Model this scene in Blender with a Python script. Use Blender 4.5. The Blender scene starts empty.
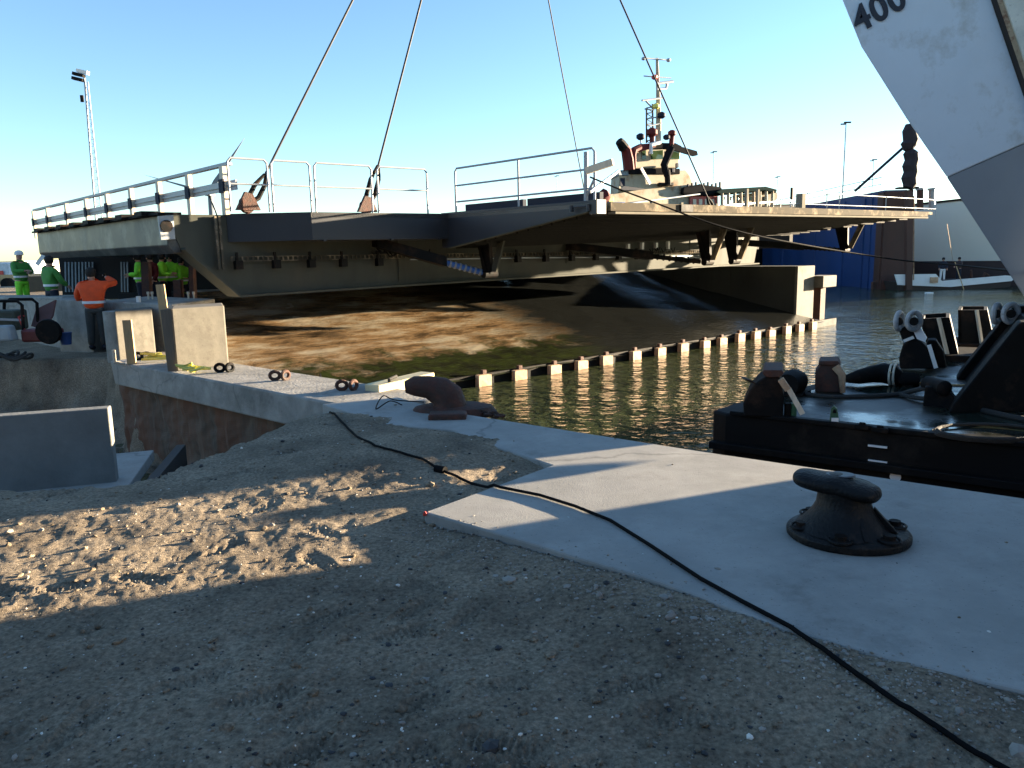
import bpy, bmesh, math, random
import numpy as np
from mathutils import Vector, Matrix, noise
random.seed(7)
C = bpy.context.scene.collection
R = math.radians
# ------------------------------------------------------------------ camera
F = 768.0; CAM = Vector((0, 0, 1.6)); PITCH = math.atan(130/768); ROLL = R(1.2)
fwd = Vector((0, math.cos(PITCH), -math.sin(PITCH)))
up0 = Vector((0, math.sin(PITCH), math.cos(PITCH))); rt0 = Vector((1, 0, 0))
rt = rt0*math.cos(ROLL) - up0*math.sin(ROLL); up = up0*math.cos(ROLL) + rt0*math.sin(ROLL)
cd = bpy.data.cameras.new('camera'); cam = bpy.data.objects.new('camera', cd); C.objects.link(cam)
cd.sensor_width = 36; cd.lens = 27; cd.clip_start = .05; cd.clip_end = 5000
M = Matrix((rt, up, -fwd)).transposed().to_4x4(); M.translation = CAM; cam.matrix_world = M
bpy.context.scene.camera = cam
# ------------------------------------------------------------------ world and sun
SUN_AZ, SUN_EL = 22.0, 6.3
S = Vector((math.cos(R(SUN_AZ))*math.cos(R(SUN_EL)), math.sin(R(SUN_AZ))*math.cos(R(SUN_EL)), math.sin(R(SUN_EL))))
w = bpy.data.worlds.new('World'); bpy.context.scene.world = w; w.use_nodes = True
nt = w.node_tree; bg = nt.nodes['Background']; sky = nt.nodes.new('ShaderNodeTexSky')
sky.sky_type = 'NISHITA'; sky.sun_disc = False; sky.sun_elevation = R(SUN_EL); sky.sun_rotation = R(90-SUN_AZ)
sky.air_density = .8; sky.dust_density = .05; sky.ozone_density = 2.2
nt.links.new(sky.outputs[0], bg.inputs[0]); bg.inputs[1].default_value = .06
sl = bpy.data.lights.new('sun', 'SUN'); so = bpy.data.objects.new('sun', sl); C.objects.link(so)
sl.energy = 5.0; sl.angle = R(.5); sl.color = (1, .81, .56); so.rotation_euler = S.to_track_quat('Z', 'Y').to_euler()
vs = bpy.context.scene.view_settings; vs.view_transform = 'Standard'; vs.look = 'None'; vs.exposure = 2.95; vs.gamma = 1
cy = bpy.context.scene.cycles; cy.max_bounces = 6; cy.use_denoising = True

# ------------------------------------------------------------------ helpers: pixel ray -> point at a height or a depth
def ray(px, py):
    return fwd + rt*((px-512)/F) + up*((384-py)/F)
def PZ(px, py, z=0.):
    d = ray(px, py); t = (z-CAM.z)/d.z; return CAM + d*t
def PY(px, py, y):
    d = ray(px, py); t = y/d.y; return CAM + d*t
def PP(px, py, p0, n):
    d = ray(px, py); t = (p0-CAM).dot(n)/d.dot(n); return CAM + d*t
def PROJ(p):
    q = Vector(p)-CAM; z = q.dot(fwd); return 512+F*q.dot(rt)/z, 384-F*q.dot(up)/z

# ------------------------------------------------------------------ materials
MATS = {}
def mat(name, col, rough=.7, metal=0., var=.25, scale=4., bump=0., bscale=40., col2=None, amt2=.5, s2=1.5, spec=.5, streak=None, coords='Object'):
    if name in MATS: return MATS[name]
    m = bpy.data.materials.new(name); m.use_nodes = True; t = m.node_tree; N = t.nodes; L_ = t.links
    b = N['Principled BSDF']; b.inputs['Roughness'].default_value = rough; b.inputs['Metallic'].default_value = metal
    b.inputs['Specular IOR Level'].default_value = spec
    tc = N.new('ShaderNodeTexCoord'); mp = N.new('ShaderNodeMapping'); L_.new(tc.outputs[coords], mp.inputs[0])
    if streak: mp.inputs['Scale'].default_value = streak
    n1 = N.new('ShaderNodeTexNoise'); n1.inputs['Scale'].default_value = scale; n1.inputs['Detail'].default_value = 8; n1.inputs['Roughness'].default_value = .65
    L_.new(mp.outputs[0], n1.inputs['Vector'])
    r1 = N.new('ShaderNodeMapRange'); r1.inputs[1].default_value = .3; r1.inputs[2].default_value = .7
    r1.inputs[3].default_value = 1-var; r1.inputs[4].default_value = 1+var*.6; L_.new(n1.outputs[0], r1.inputs[0])
    hs = N.new('ShaderNodeVectorMath'); hs.operation = 'SCALE'; hs.inputs[0].default_value = col[:3]
    L_.new(r1.outputs[0], hs.inputs['Scale']); out = hs.outputs[0]
    if col2:
        n2 = N.new('ShaderNodeTexNoise'); n2.inputs['Scale'].default_value = s2; n2.inputs['Detail'].default_value = 10; n2.inputs['Roughness'].default_value = .7
        L_.new(mp.outputs[0], n2.inputs['Vector'])
        r2 = N.new('ShaderNodeMapRange'); r2.inputs[1].default_value = .62-.3*amt2; r2.inputs[2].default_value = .74-.2*amt2; L_.new(n2.outputs[0], r2.inputs[0])
        mx = N.new('ShaderNodeMix'); mx.data_type = 'RGBA'; L_.new(r2.outputs[0], mx.inputs[0]); L_.new(out, mx.inputs[6])
        mx.inputs[7].default_value = (*col2, 1); out = mx.outputs[2]
    L_.new(out, b.inputs['Base Color'])
    r3 = N.new('ShaderNodeMapRange'); r3.inputs[3].default_value = max(.02, rough-.12); r3.inputs[4].default_value = min(1, rough+.12); L_.new(n1.outputs[0], r3.inputs[0]); L_.new(r3.outputs[0], b.inputs['Roughness'])
    if bump:
        n3 = N.new('ShaderNodeTexNoise'); n3.inputs['Scale'].default_value = bscale; n3.inputs['Detail'].default_value = 6
        L_.new(mp.outputs[0], n3.inputs['Vector'])
        bp = N.new('ShaderNodeBump'); bp.inputs['Strength'].default_value = min(1, bump); bp.inputs['Distance'].default_value = .02
        L_.new(n3.outputs[0], bp.inputs['Height']); L_.new(bp.outputs[0], b.inputs['Normal'])
    MATS[name] = m; return m

concrete = mat('concrete', (.33, .31, .275), .85, var=.3, scale=3, bump=.35, bscale=30, col2=(.2, .19, .165), amt2=.45, s2=1.2)
slabmat = mat('slab_concrete', (.34, .325, .295), .8, var=.22, scale=2.2, bump=.12, bscale=110, col2=(.26, .25, .225), amt2=.55, s2=1.6)
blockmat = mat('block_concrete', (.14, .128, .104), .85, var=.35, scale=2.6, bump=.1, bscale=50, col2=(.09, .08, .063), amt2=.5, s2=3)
def crack(m, scale, dark, wid=.012):
    t = m.node_tree; N = t.nodes; b = N['Principled BSDF']; src = b.inputs['Base Color'].links[0].from_socket; tc = N.new('ShaderNodeTexCoord')
    n = N.new('ShaderNodeTexNoise'); n.inputs['Scale'].default_value = 2.5; n.inputs['Detail'].default_value = 6; t.links.new(tc.outputs['Object'], n.inputs[0])
    ad = N.new('ShaderNodeVectorMath'); ad.operation = 'MULTIPLY_ADD'; ad.inputs[1].default_value = (.5, .5, .5); t.links.new(n.outputs[1], ad.inputs[0]); t.links.new(tc.outputs['Object'], ad.inputs[2])
    v = N.new('ShaderNodeTexVoronoi'); v.feature = 'DISTANCE_TO_EDGE'; v.inputs['Scale'].default_value = scale; t.links.new(ad.outputs[0], v.inputs['Vector'])
    r = N.new('ShaderNodeMapRange'); r.inputs[1].default_value = 0; r.inputs[2].default_value = wid; r.inputs[3].default_value = dark; r.inputs[4].default_value = 1; t.links.new(v.outputs['Distance'], r.inputs[0])
    n2 = N.new('ShaderNodeTexNoise'); n2.inputs['Scale'].default_value = 1.1; n2.inputs['Detail'].default_value = 9; n2.inputs['Roughness'].default_value = .75; t.links.new(tc.outputs['Object'], n2.inputs[0])
    r2 = N.new('ShaderNodeMapRange'); r2.inputs[1].default_value = .56; r2.inputs[2].default_value = .66; r2.inputs[3].default_value = 1; r2.inputs[4].default_value = .72; t.links.new(n2.outputs[0], r2.inputs[0])
    n3 = N.new('ShaderNodeTexNoise'); n3.inputs['Scale'].default_value = 60; n3.inputs['Detail'].default_value = 3; t.links.new(tc.outputs['Object'], n3.inputs[0])
    r3 = N.new('ShaderNodeMapRange'); r3.inputs[1].default_value = .66; r3.inputs[2].default_value = .72; r3.inputs[3].default_value = 1; r3.inputs[4].default_value = .6; t.links.new(n3.outputs[0], r3.inputs[0])
    m1 = N.new('ShaderNodeMath'); m1.operation = 'MULTIPLY'; t.links.new(r.outputs[0], m1.inputs[0]); t.links.new(r2.outputs[0], m1.inputs[1])
    m2 = N.new('ShaderNodeMath'); m2.operation = 'MULTIPLY'; t.links.new(m1.outputs[0], m2.inputs[0]); t.links.new(r3.outputs[0], m2.inputs[1])
    vm = N.new('ShaderNodeVectorMath'); vm.operation = 'SCALE'; t.links.new(src, vm.inputs[0]); t.links.new(m2.outputs[0], vm.inputs['Scale']); t.links.new(vm.outputs[0], b.inputs['Base Color'])
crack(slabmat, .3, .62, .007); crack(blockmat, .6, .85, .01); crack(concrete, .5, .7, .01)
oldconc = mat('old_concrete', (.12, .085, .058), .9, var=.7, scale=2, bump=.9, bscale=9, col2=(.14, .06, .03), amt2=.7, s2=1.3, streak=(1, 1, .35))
shadeconc = mat('shaded_concrete', (.055, .056, .048), .8, spec=.2, var=.3, scale=1, bump=.3, bscale=10, col2=(.03, .03, .025), amt2=.6, s2=.5, streak=(1, 1, .3))  # the pier wall's shade is put into this darker concrete colour
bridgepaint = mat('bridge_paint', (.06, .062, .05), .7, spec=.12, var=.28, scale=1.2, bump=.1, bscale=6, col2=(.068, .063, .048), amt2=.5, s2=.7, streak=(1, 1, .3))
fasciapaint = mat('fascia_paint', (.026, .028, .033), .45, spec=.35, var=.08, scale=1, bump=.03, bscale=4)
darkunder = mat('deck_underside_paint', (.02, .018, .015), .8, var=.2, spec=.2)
deckgrey = mat('deck_surface', (.16, .15, .13), .95, spec=.1, var=.2, scale=2)
edgewhite = mat('edge_beam_paint', (.085, .073, .055), .9, spec=.05, var=.2, scale=2, col2=(.3, .24, .17), amt2=.4, s2=2)
galv = mat('galvanised_steel', (.27, .29, .31), .5, metal=.2, var=.12, scale=6)
timber = mat('timber', (.5, .33, .16), .75, var=.25, scale=3, bump=.3, bscale=20, streak=(6, 6, .6))
paletimber = mat('pale_timber', (.62, .53, .4), .75, var=.2, scale=3, streak=(5, 5, .6))
blacksteel = mat('black_steel', (.006, .006, .006), .68, spec=.12, var=.4, scale=3, bump=.2, bscale=12, col2=(.035, .02, .013), amt2=.35, s2=2)
blackhull = mat('black_hull_paint', (.004, .0043, .0046), .62, spec=.12, var=.4, scale=1.5, bump=.25, bscale=3, col2=(.022, .018, .014), amt2=.4, s2=1)
matt = mat('matt_black', (.012, .012, .014), .9, spec=.02, var=.3)
rust = mat('rusty_steel', (.085, .03, .018), .8, var=.5, scale=8, bump=.6, bscale=30, col2=(.05, .028, .02), amt2=.6, s2=6)
edgegrey = mat('edge_grey_paint', (.17, .155, .125), .9, spec=.05, var=.2, scale=3)
rustlight = mat('rusty_pile_steel', (.5, .33, .2), .75, var=.4, scale=6, bump=.4, bscale=18, col2=(.25, .11, .05), amt2=.4, s2=3)
rope_m = mat('dark_rope', (.03, .027, .024), .85, var=.3, scale=30, bump=.5, bscale=120)
cable_m = mat('cable_rubber', (.006, .006, .0065), .8, spec=.08, var=.3, scale=10)
wire_m = mat('steel_wire', (.022, .022, .024), .6, spec=.2, metal=.0, var=.2)
white = mat('white_paint', (.72, .72, .7), .5, var=.08, scale=2)
cream = mat('cream_paint', (.36, .32, .24), .7, spec=.15, var=.2, scale=.6, col2=(.25, .15, .08), amt2=.35, s2=.7)
maroon = mat('maroon_paint', (.1, .012, .012), .65, spec=.2, var=.2)
navy = mat('navy_paint', (.012, .018, .035), .7, spec=.15, var=.3, scale=1)
glassdark = mat('window_glass', (.03, .05, .04), .08, var=.2)
greenpaint = mat('green_paint', (.02, .1, .05), .5, var=.3)
yellow = mat('yellow_strap', (.7, .65, .15), .7, var=.3)
orange_m = mat('orange_hivis', (.85, .09, .015), .7, var=.12, scale=9, bump=.5, bscale=14)
green_m = mat('green_hivis', (.25, .8, .04), .75, var=.15, scale=9, bump=.4, bscale=14)
dgreen_m = mat('dark_green_hivis', (.06, .25, .04), .75, var=.2, scale=9)
reflect_m = mat('reflective_tape', (.75, .76, .78), .35, var=.05)
skin_m = mat('skin', (.5, .27, .19), .55, var=.08, scale=20)
trouser_m = mat('dark_trousers', (.05, .05, .045), .85, var=.3, scale=8)
navycloth = mat('navy_cloth', (.012, .016, .03), .85, var=.3, scale=8)
hair_m = mat('dark_hair', (.012, .01, .008), .8, var=.3, scale=40)
jibwhite = mat('jib_white_paint', (.72, .74, .76), .5, var=.07, scale=.8, bump=.08, bscale=2, col2=(.52, .5, .46), amt2=.3, s2=1.4)
crack_later = True
jibgrey = mat('jib_grey_tone', (.3, .33, .37), .5, var=.08, scale=.8)
sunlitcream = mat('speckled_sunlit_cream', (.75, .7, .58), .6, var=.2, scale=4, col2=(.2, .12, .07), amt2=.1, s2=18)
bluepaint = mat('blue_dock_paint', (.012, .045, .15), .5, var=.35, scale=.25, bump=.1, bscale=1, col2=(.02, .045, .13), amt2=.5, s2=.2, streak=(1, 1, .4))
brownpaint = mat('brown_dock_paint', (.07, .026, .017), .6, var=.4, scale=.5, streak=(1, 1, .4))
beigewall = mat('beige_dock_paint', (.62, .59, .49), .6, var=.06, scale=.1)
bluebox = mat('blue_container_paint', (.03, .12, .4), .5)
redp = mat('red_paint', (.5, .04, .03), .5)

# deck of the barge: wet dark green steel with puddles
def barge_deck_mat():
    m = bpy.data.materials.new('wet_green_deck'); m.use_nodes = True; t = m.node_tree; N = t.nodes; b = N['Principled BSDF']
    tc = N.new('ShaderNodeTexCoord'); n1 = N.new('ShaderNodeTexNoise'); n1.inputs['Scale'].default_value = .9; n1.inputs['Detail'].default_value = 9; n1.inputs['Roughness'].default_value = .6
    t.links.new(tc.outputs['Object'], n1.inputs[0])
    r = N.new('ShaderNodeValToRGB'); r.color_ramp.elements[0].position = .35; r.color_ramp.elements[0].color = (.008, .02, .016, 1)
    r.color_ramp.elements[1].position = .7; r.color_ramp.elements[1].color = (.02, .045, .032, 1); e = r.color_ramp.elements.new(.62); e.color = (.03, .02, .012, 1)
    t.links.new(n1.outputs[0], r.inputs[0]); t.links.new(r.outputs[0], b.inputs['Base Color'])
    r2 = N.new('ShaderNodeMapRange'); r2.inputs[1].default_value = .42; r2.inputs[2].default_value = .58; r2.inputs[3].default_value = .12; r2.inputs[4].default_value = .5
    t.links.new(n1.outputs[0], r2.inputs[0]); t.links.new(r2.outputs[0], b.inputs['Roughness'])
    n2 = N.new('ShaderNodeTexNoise'); n2.inputs['Scale'].default_value = 2.5; t.links.new(tc.outputs['Object'], n2.inputs[0])
    bp = N.new('ShaderNodeBump'); bp.inputs['Strength'].default_value = .35; bp.inputs['Distance'].default_value = .02; t.links.new(n2.outputs[0], bp.inputs['Height']); t.links.new(bp.outputs[0], b.inputs['Normal'])
    return m
wetdeck = barge_deck_mat()

def sand_mat():
    m = bpy.data.materials.new('sand'); m.use_nodes = True; t = m.node_tree; N = t.nodes; b = N['Principled BSDF']; b.inputs['Roughness'].default_value = .95; b.inputs['Specular IOR Level'].default_value = .2
    tc = N.new('ShaderNodeTexCoord')
    def nz(s, d=8, r=.65):
        n = N.new('ShaderNodeTexNoise'); n.inputs['Scale'].default_value = s; n.inputs['Detail'].default_value = d; n.inputs['Roughness'].default_value = r; t.links.new(tc.outputs['Object'], n.inputs[0]); return n
    n1 = nz(1.3); r = N.new('ShaderNodeValToRGB'); cr = r.color_ramp
    cr.elements[0].position = .3; cr.elements[0].color = (.115, .09, .064, 1); cr.elements[1].position = .72; cr.elements[1].color = (.34, .27, .19, 1); e = cr.elements.new(.5); e.color = (.235, .185, .13, 1)
    t.links.new(n1.outputs[0], r.inputs[0])
    n2 = nz(45, 4); r2 = N.new('ShaderNodeMapRange'); r2.inputs[1].default_value = .3; r2.inputs[2].default_value = .7; r2.inputs[3].default_value = .45; r2.inputs[4].default_value = 1.4; t.links.new(n2.outputs[0], r2.inputs[0])
    vm = N.new('ShaderNodeVectorMath'); vm.operation = 'SCALE'; t.links.new(r.outputs[0], vm.inputs[0]); t.links.new(r2.outputs[0], vm.inputs['Scale'])
    t.links.new(vm.outputs[0], b.inputs['Base Color'])
    n3 = nz(28, 8, .7); n4 = nz(140, 3); ad = N.new('ShaderNodeMath'); ad.operation = 'MULTIPLY_ADD'; ad.inputs[1].default_value = .3; t.links.new(n4.outputs[0], ad.inputs[0]); t.links.new(n3.outputs[0], ad.inputs[2])
    bp = N.new('ShaderNodeBump'); bp.inputs['Strength'].default_value = .9; bp.inputs['Distance'].default_value = .015; t.links.new(ad.outputs[0], bp.inputs['Height']); t.links.new(bp.outputs[0], b.inputs['Normal'])
    return m
sand = sand_mat()

def water_mat():
    m = bpy.data.materials.new('harbour_water'); m.use_nodes = True; t = m.node_tree; N = t.nodes; b = N['Principled BSDF']
    b.inputs['Base Color'].default_value = (.045, .055, .026, 1); b.inputs['Roughness'].default_value = .08; b.inputs['IOR'].default_value = 1.33
    tc = N.new('ShaderNodeTexCoord'); mp = N.new('ShaderNodeMapping'); mp.inputs['Scale'].default_value = (1, 1.3, 1); mp.inputs['Rotation'].default_value = (0, 0, R(15)); t.links.new(tc.outputs['Object'], mp.inputs[0])
    def nz(s, d): n = N.new('ShaderNodeTexNoise'); n.inputs['Scale'].default_value = s; n.inputs['Detail'].default_value = d; t.links.new(mp.outputs[0], n.inputs[0]); return n
    a = nz(1.1, 3); c = nz(3.6, 3); ad = N.new('ShaderNodeMath'); ad.operation = 'MULTIPLY_ADD'; ad.inputs[1].default_value = .5; t.links.new(c.outputs[0], ad.inputs[0]); t.links.new(a.outputs[0], ad.inputs[2])
    bp = N.new('ShaderNodeBump'); bp.inputs['Strength'].default_value = .8; bp.inputs['Distance'].default_value = .15; big = nz(.09, 3); br = N.new('ShaderNodeMapRange'); br.inputs[1].default_value = .35; br.inputs[2].default_value = .65; br.inputs[3].default_value = .35; br.inputs[4].default_value = 1.25; t.links.new(big.outputs[0], br.inputs[0]); mm = N.new('ShaderNodeMath'); mm.operation = 'MULTIPLY'; t.links.new(ad.outputs[0], mm.inputs[0]); t.links.new(br.outputs[0], mm.inputs[1]); t.links.new(mm.outputs[0], bp.inputs['Height']); t.links.new(bp.outputs[0], b.inputs['Normal'])
    return m
water = water_mat()

def slip_mat():
    # wet ramp: pale tan concrete with orange and dark streaks, moss towards the water line, puddled wet patches
    m = bpy.data.materials.new('wet_ramp_concrete'); m.use_nodes = True; t = m.node_tree; N = t.nodes; b = N['Principled BSDF']
    tc = N.new('ShaderNodeTexCoord'); sp = N.new('ShaderNodeSeparateXYZ'); t.links.new(tc.outputs['Object'], sp.inputs[0])
    mp = N.new('ShaderNodeMapping'); mp.inputs['Scale'].default_value = (.38, 1.0, 1); t.links.new(tc.outputs['Object'], mp.inputs[0])
    def nz(s, d=8, v=None): n = N.new('ShaderNodeTexNoise'); n.inputs['Scale'].default_value = s; n.inputs['Detail'].default_value = d; n.inputs['Roughness'].default_value = .65; t.links.new(v or tc.outputs['Object'], n.inputs[0]); return n
    n1 = nz(1.5, 12, mp.outputs[0]); r = N.new('ShaderNodeValToRGB'); cr = r.color_ramp
    cr.elements[0].position = .33; cr.elements[0].color = (.022, .016, .01, 1); cr.elements[1].position = .62; cr.elements[1].color = (.31, .27, .2, 1); e = cr.elements.new(.47); e.color = (.18, .115, .06, 1)
    t.links.new(n1.outputs[0], r.inputs[0])
    n2 = nz(1.1); ad = N.new('ShaderNodeMath'); ad.operation = 'MULTIPLY_ADD'; ad.inputs[1].default_value = 5.4; t.links.new(n2.outputs[0], ad.inputs[0])
    mu = N.new('ShaderNodeMath'); mu.operation = 'MULTIPLY'; mu.inputs[1].default_value = -1; t.links.new(sp.outputs[1], mu.inputs[0]); t.links.new(mu.outputs[0], ad.inputs[2])
    rm = N.new('ShaderNodeMapRange'); rm.inputs[1].default_value = .1; rm.inputs[2].default_value = 1.1; t.links.new(ad.outputs[0], rm.inputs[0])
    n5 = nz(2.2, 5); rg = N.new('ShaderNodeValToRGB'); rg.color_ramp.elements[0].position = .4; rg.color_ramp.elements[0].color = (.012, .013, .008, 1); rg.color_ramp.elements[1].position = .72; rg.color_ramp.elements[1].color = (.028, .038, .009, 1); t.links.new(n5.outputs[0], rg.inputs[0])
    mx = N.new('ShaderNodeMix'); mx.data_type = 'RGBA'; t.links.new(rm.outputs[0], mx.inputs[0]); t.links.new(r.outputs[0], mx.inputs[6]); t.links.new(rg.outputs[0], mx.inputs[7])
    aw = N.new('ShaderNodeMath'); aw.operation = 'MULTIPLY_ADD'; aw.inputs[1].default_value = 5; t.links.new(n1.outputs[0], aw.inputs[0]); t.links.new(sp.outputs[0], aw.inputs[2])
    wm = N.new('ShaderNodeMapRange'); wm.inputs[1].default_value = 15.6; wm.inputs[2].default_value = 18.2; t.links.new(aw.outputs[0], wm.inputs[0])
    mw = N.new('ShaderNodeMix'); mw.data_type = 'RGBA'; t.links.new(wm.outputs[0], mw.inputs[0]); t.links.new(mx.outputs[2], mw.inputs[6]); mw.inputs[7].default_value = (.014, .015, .014, 1)
    wq_ = N.new('ShaderNodeMath'); wq_.operation = 'MULTIPLY'; wq_.inputs[1].default_value = .4; t.links.new(wm.outputs[0], wq_.inputs[0])
    t.links.new(mw.outputs[2], b.inputs['Base Color'])
    r3 = N.new('ShaderNodeMapRange'); r3.inputs[1].default_value = .42; r3.inputs[2].default_value = .58; r3.inputs[3].default_value = .5; r3.inputs[4].default_value = .12; n6 = nz(.35, 4); 
    adx = N.new('ShaderNodeMath'); adx.operation = 'MULTIPLY_ADD'; adx.inputs[1].default_value = .02; t.links.new(sp.outputs[0], adx.inputs[0]); t.links.new(n6.outputs[0], adx.inputs[2])
    t.links.new(adx.outputs[0], r3.inputs[0]); sbt = N.new('ShaderNodeMath'); sbt.operation = 'SUBTRACT'; sbt.use_clamp = True; t.links.new(r3.outputs[0], sbt.inputs[0]); t.links.new(wq_.outputs[0], sbt.inputs[1]); mxr = N.new('ShaderNodeMath'); mxr.operation = 'MAXIMUM'; mxr.inputs[1].default_value = .1; t.links.new(sbt.outputs[0], mxr.inputs[0]); t.links.new(mxr.outputs[0], b.inputs['Roughness'])
    n7 = nz(7, 5, mp.outputs[0]); bp = N.new('ShaderNodeBump'); bp.inputs['Strength'].default_value = .5; bp.inputs['Distance'].default_value = .05; t.links.new(n7.outputs[0], bp.inputs['Height']); t.links.new(bp.outputs[0], b.inputs['Normal'])
    return m
slipm = slip_mat()

# ------------------------------------------------------------------ mesh helpers
class MB:
    def __init__(s): s.v = []; s.f = []; s.mi = []; s.cm = 0
    def face(s, idx): s.f.append(idx); s.mi.append(s.cm)
    def add(s, vs, fs):
        o = len(s.v); s.v += [tuple(x) for x in vs]
        for f in fs: s.face([o+i for i in f])
        return s
    def box(s, c, size, ax=None, taper=1.):
        c = Vector(c); X, Y, Z = ax or (Vector((1, 0, 0)), Vector((0, 1, 0)), Vector((0, 0, 1)))
        a, b, d = [k/2 for k in size]
        vs = []
        for k in (-1, 1):
            q = taper if k > 0 else 1
            for i, j in ((-1, -1), (1, -1), (1, 1), (-1, 1)): vs.append(c + X*a*i*q + Y*b*j*q + Z*d*k)
        return s.add(vs, [(3, 2, 1, 0), (4, 5, 6, 7), (0, 1, 5, 4), (1, 2, 6, 5), (2, 3, 7, 6), (3, 0, 4, 7)])
    def bar(s, p, q, w_, h_, side=None):
        p, q = Vector(p), Vector(q); d = (q-p); l = d.length; d.normalize()
        u = side or (Vector((0, 0, 1)).cross(d) if abs(d.z) < .95 else Vector((1, 0, 0)))
        u = (u - d*u.dot(d)).normalized(); v = d.cross(u)
        return s.box((p+q)/2, (l, w_, h_), (d, u, v))
    def prism(s, pts, depth):   # pts: planar loop of Vectors; depth: Vector
        n = len(pts); vs = [Vector(p) for p in pts] + [Vector(p)+depth for p in pts]
        return s.add(vs, [tuple(range(n-1, -1, -1)), tuple(range(n, 2*n))] + [(i, (i+1) % n, n+(i+1) % n, n+i) for i in range(n)])
    def tube(s, pts, r, seg=8, cap=True):
        pts = [Vector(p) for p in pts]; n = len(pts); rr = r if isinstance(r, (list, tuple)) else [r]*n
        o = len(s.v); prev = None
        for i, p in enumerate(pts):
            d = (pts[min(i+1, n-1)] - pts[max(i-1, 0)]).normalized()
            a = prev if prev is not None else (Vector((0, 0, 1)) if abs(d.z) < .9 else Vector((1, 0, 0)))
            u = (a - d*a.dot(d)).normalized(); prev = u; v = d.cross(u)
            for k in range(seg):
                t_ = 2*math.pi*k/seg; s.v.append(tuple(p + (u*math.cos(t_)+v*math.sin(t_))*rr[i]))
        for i in range(n-1):
            for k in range(seg):
                a = o+i*seg+k; b = o+i*seg+(k+1) % seg; s.face([a, b, b+seg, a+seg])
        if cap: s.face([o+k for k in range(seg)][::-1]); s.face([o+(n-1)*seg+k for k in range(seg)])
        return s
    def lathe(s, prof, c=(0, 0, 0), seg=32, sx=1., sy=1., ax=None):
        c = Vector(c); X, Y, Z = ax or (Vector((1, 0, 0)), Vector((0, 1, 0)), Vector((0, 0, 1))); o = len(s.v)
        for r_, z_ in prof:
            for k in range(seg):
                t_ = 2*math.pi*k/seg; s.v.append(tuple(c + X*math.cos(t_)*r_*sx + Y*math.sin(t_)*r_*sy + Z*z_))
        for i in range(len(prof)-1):
            for k in range(seg):
                a = o+i*seg+k; b = o+i*seg+(k+1) % seg; s.face([a, b, b+seg, a+seg])
        s.face([o+k for k in range(seg)][::-1]); s.face([o+(len(prof)-1)*seg+k for k in range(seg)])
        return s
    def build(s, name, mats, parent=None, bevel=0., smooth=False, origin=None):
        me = bpy.data.meshes.new(name); org = Vector(origin) if origin is not None else None
        vs = [tuple(Vector(v)-org) for v in s.v] if org else s.v
        me.from_pydata(vs, [], s.f)
        for m_ in (mats if isinstance(mats, (list, tuple)) else [mats]): me.materials.append(m_)
        me.polygons.foreach_set('material_index', s.mi)
        bm = bmesh.new(); bm.from_mesh(me); bmesh.ops.recalc_face_normals(bm, faces=bm.faces); bm.to_mesh(me); bm.free()
        if smooth: me.polygons.foreach_set('use_smooth', [True]*len(me.polygons)); me.set_sharp_from_angle(angle=R(40))
        o = bpy.data.objects.new(name, me); C.objects.link(o)
        if org: o.location = org
        if parent:
            o.parent = parent
            if not org: o.location = -parent.location if not parent.get('_local') else (0, 0, 0)
            else: o.location = org - parent.location
        if bevel:
            b = o.modifiers.new('bevel', 'BEVEL'); b.width = bevel; b.segments = 2; b.limit_method = 'ANGLE'
        return o
def empty(name, loc, label, cat, group=None, rotz=0., local=False):
    o = bpy.data.objects.new(name, None); C.objects.link(o); o.location = loc; o.rotation_euler.z = rotz; o.empty_display_size = .1
    if local: o['_local'] = 1
    return tag(o, label, cat, group)
def tag(o, label, cat, group=None, kind=None):
    o['label'] = label; o['category'] = cat
    if group: o['group'] = group
    if kind: o['kind'] = kind
    return o
def struct(o): o['kind'] = 'structure'; return o
def copy_tree(o, loc, rotz=None, label=None):
    c = o.copy(); C.objects.link(c); c.location = loc
    if rotz is not None: c.rotation_euler.z = rotz
    if label: c['label'] = label
    for ch in list(o.children):
        d = ch.copy(); C.objects.link(d); d.parent = c
        for g in ch.children: e = g.copy(); C.objects.link(e); e.parent = d
    return c
V = Vector; UP = V((0, 0, 1))
def flat(v): return V((v.x, v.y, 0)).normalized()

# ------------------------------------------------------------------ main directions and anchors
q = (PZ(1030, 499, 0)-PZ(446, 411, 0)); q.z = 0; q.normalize(); wq = V((-q.y, q.x, 0))            # along the quay towards near right / out to the water
Lh = V((.735, .68, 0)).normalized(); Nb = V((Lh.y, -Lh.x, 0))           # bridge axis / towards the camera side
WZ = -1.6
A = PZ(468, 388, WZ)                                                  # left end of the pile row
Q0 = PZ(446, 411, .0)                                                 # a point of the quay edge
B0 = PZ(110, 362, 0)                                                  # far left corner of the cap beam

Cn = PZ(793, 325, WZ); RL = 9 + (V((Cn.x-A.x, Cn.y-A.y, 0))).dot(Lh)
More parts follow.
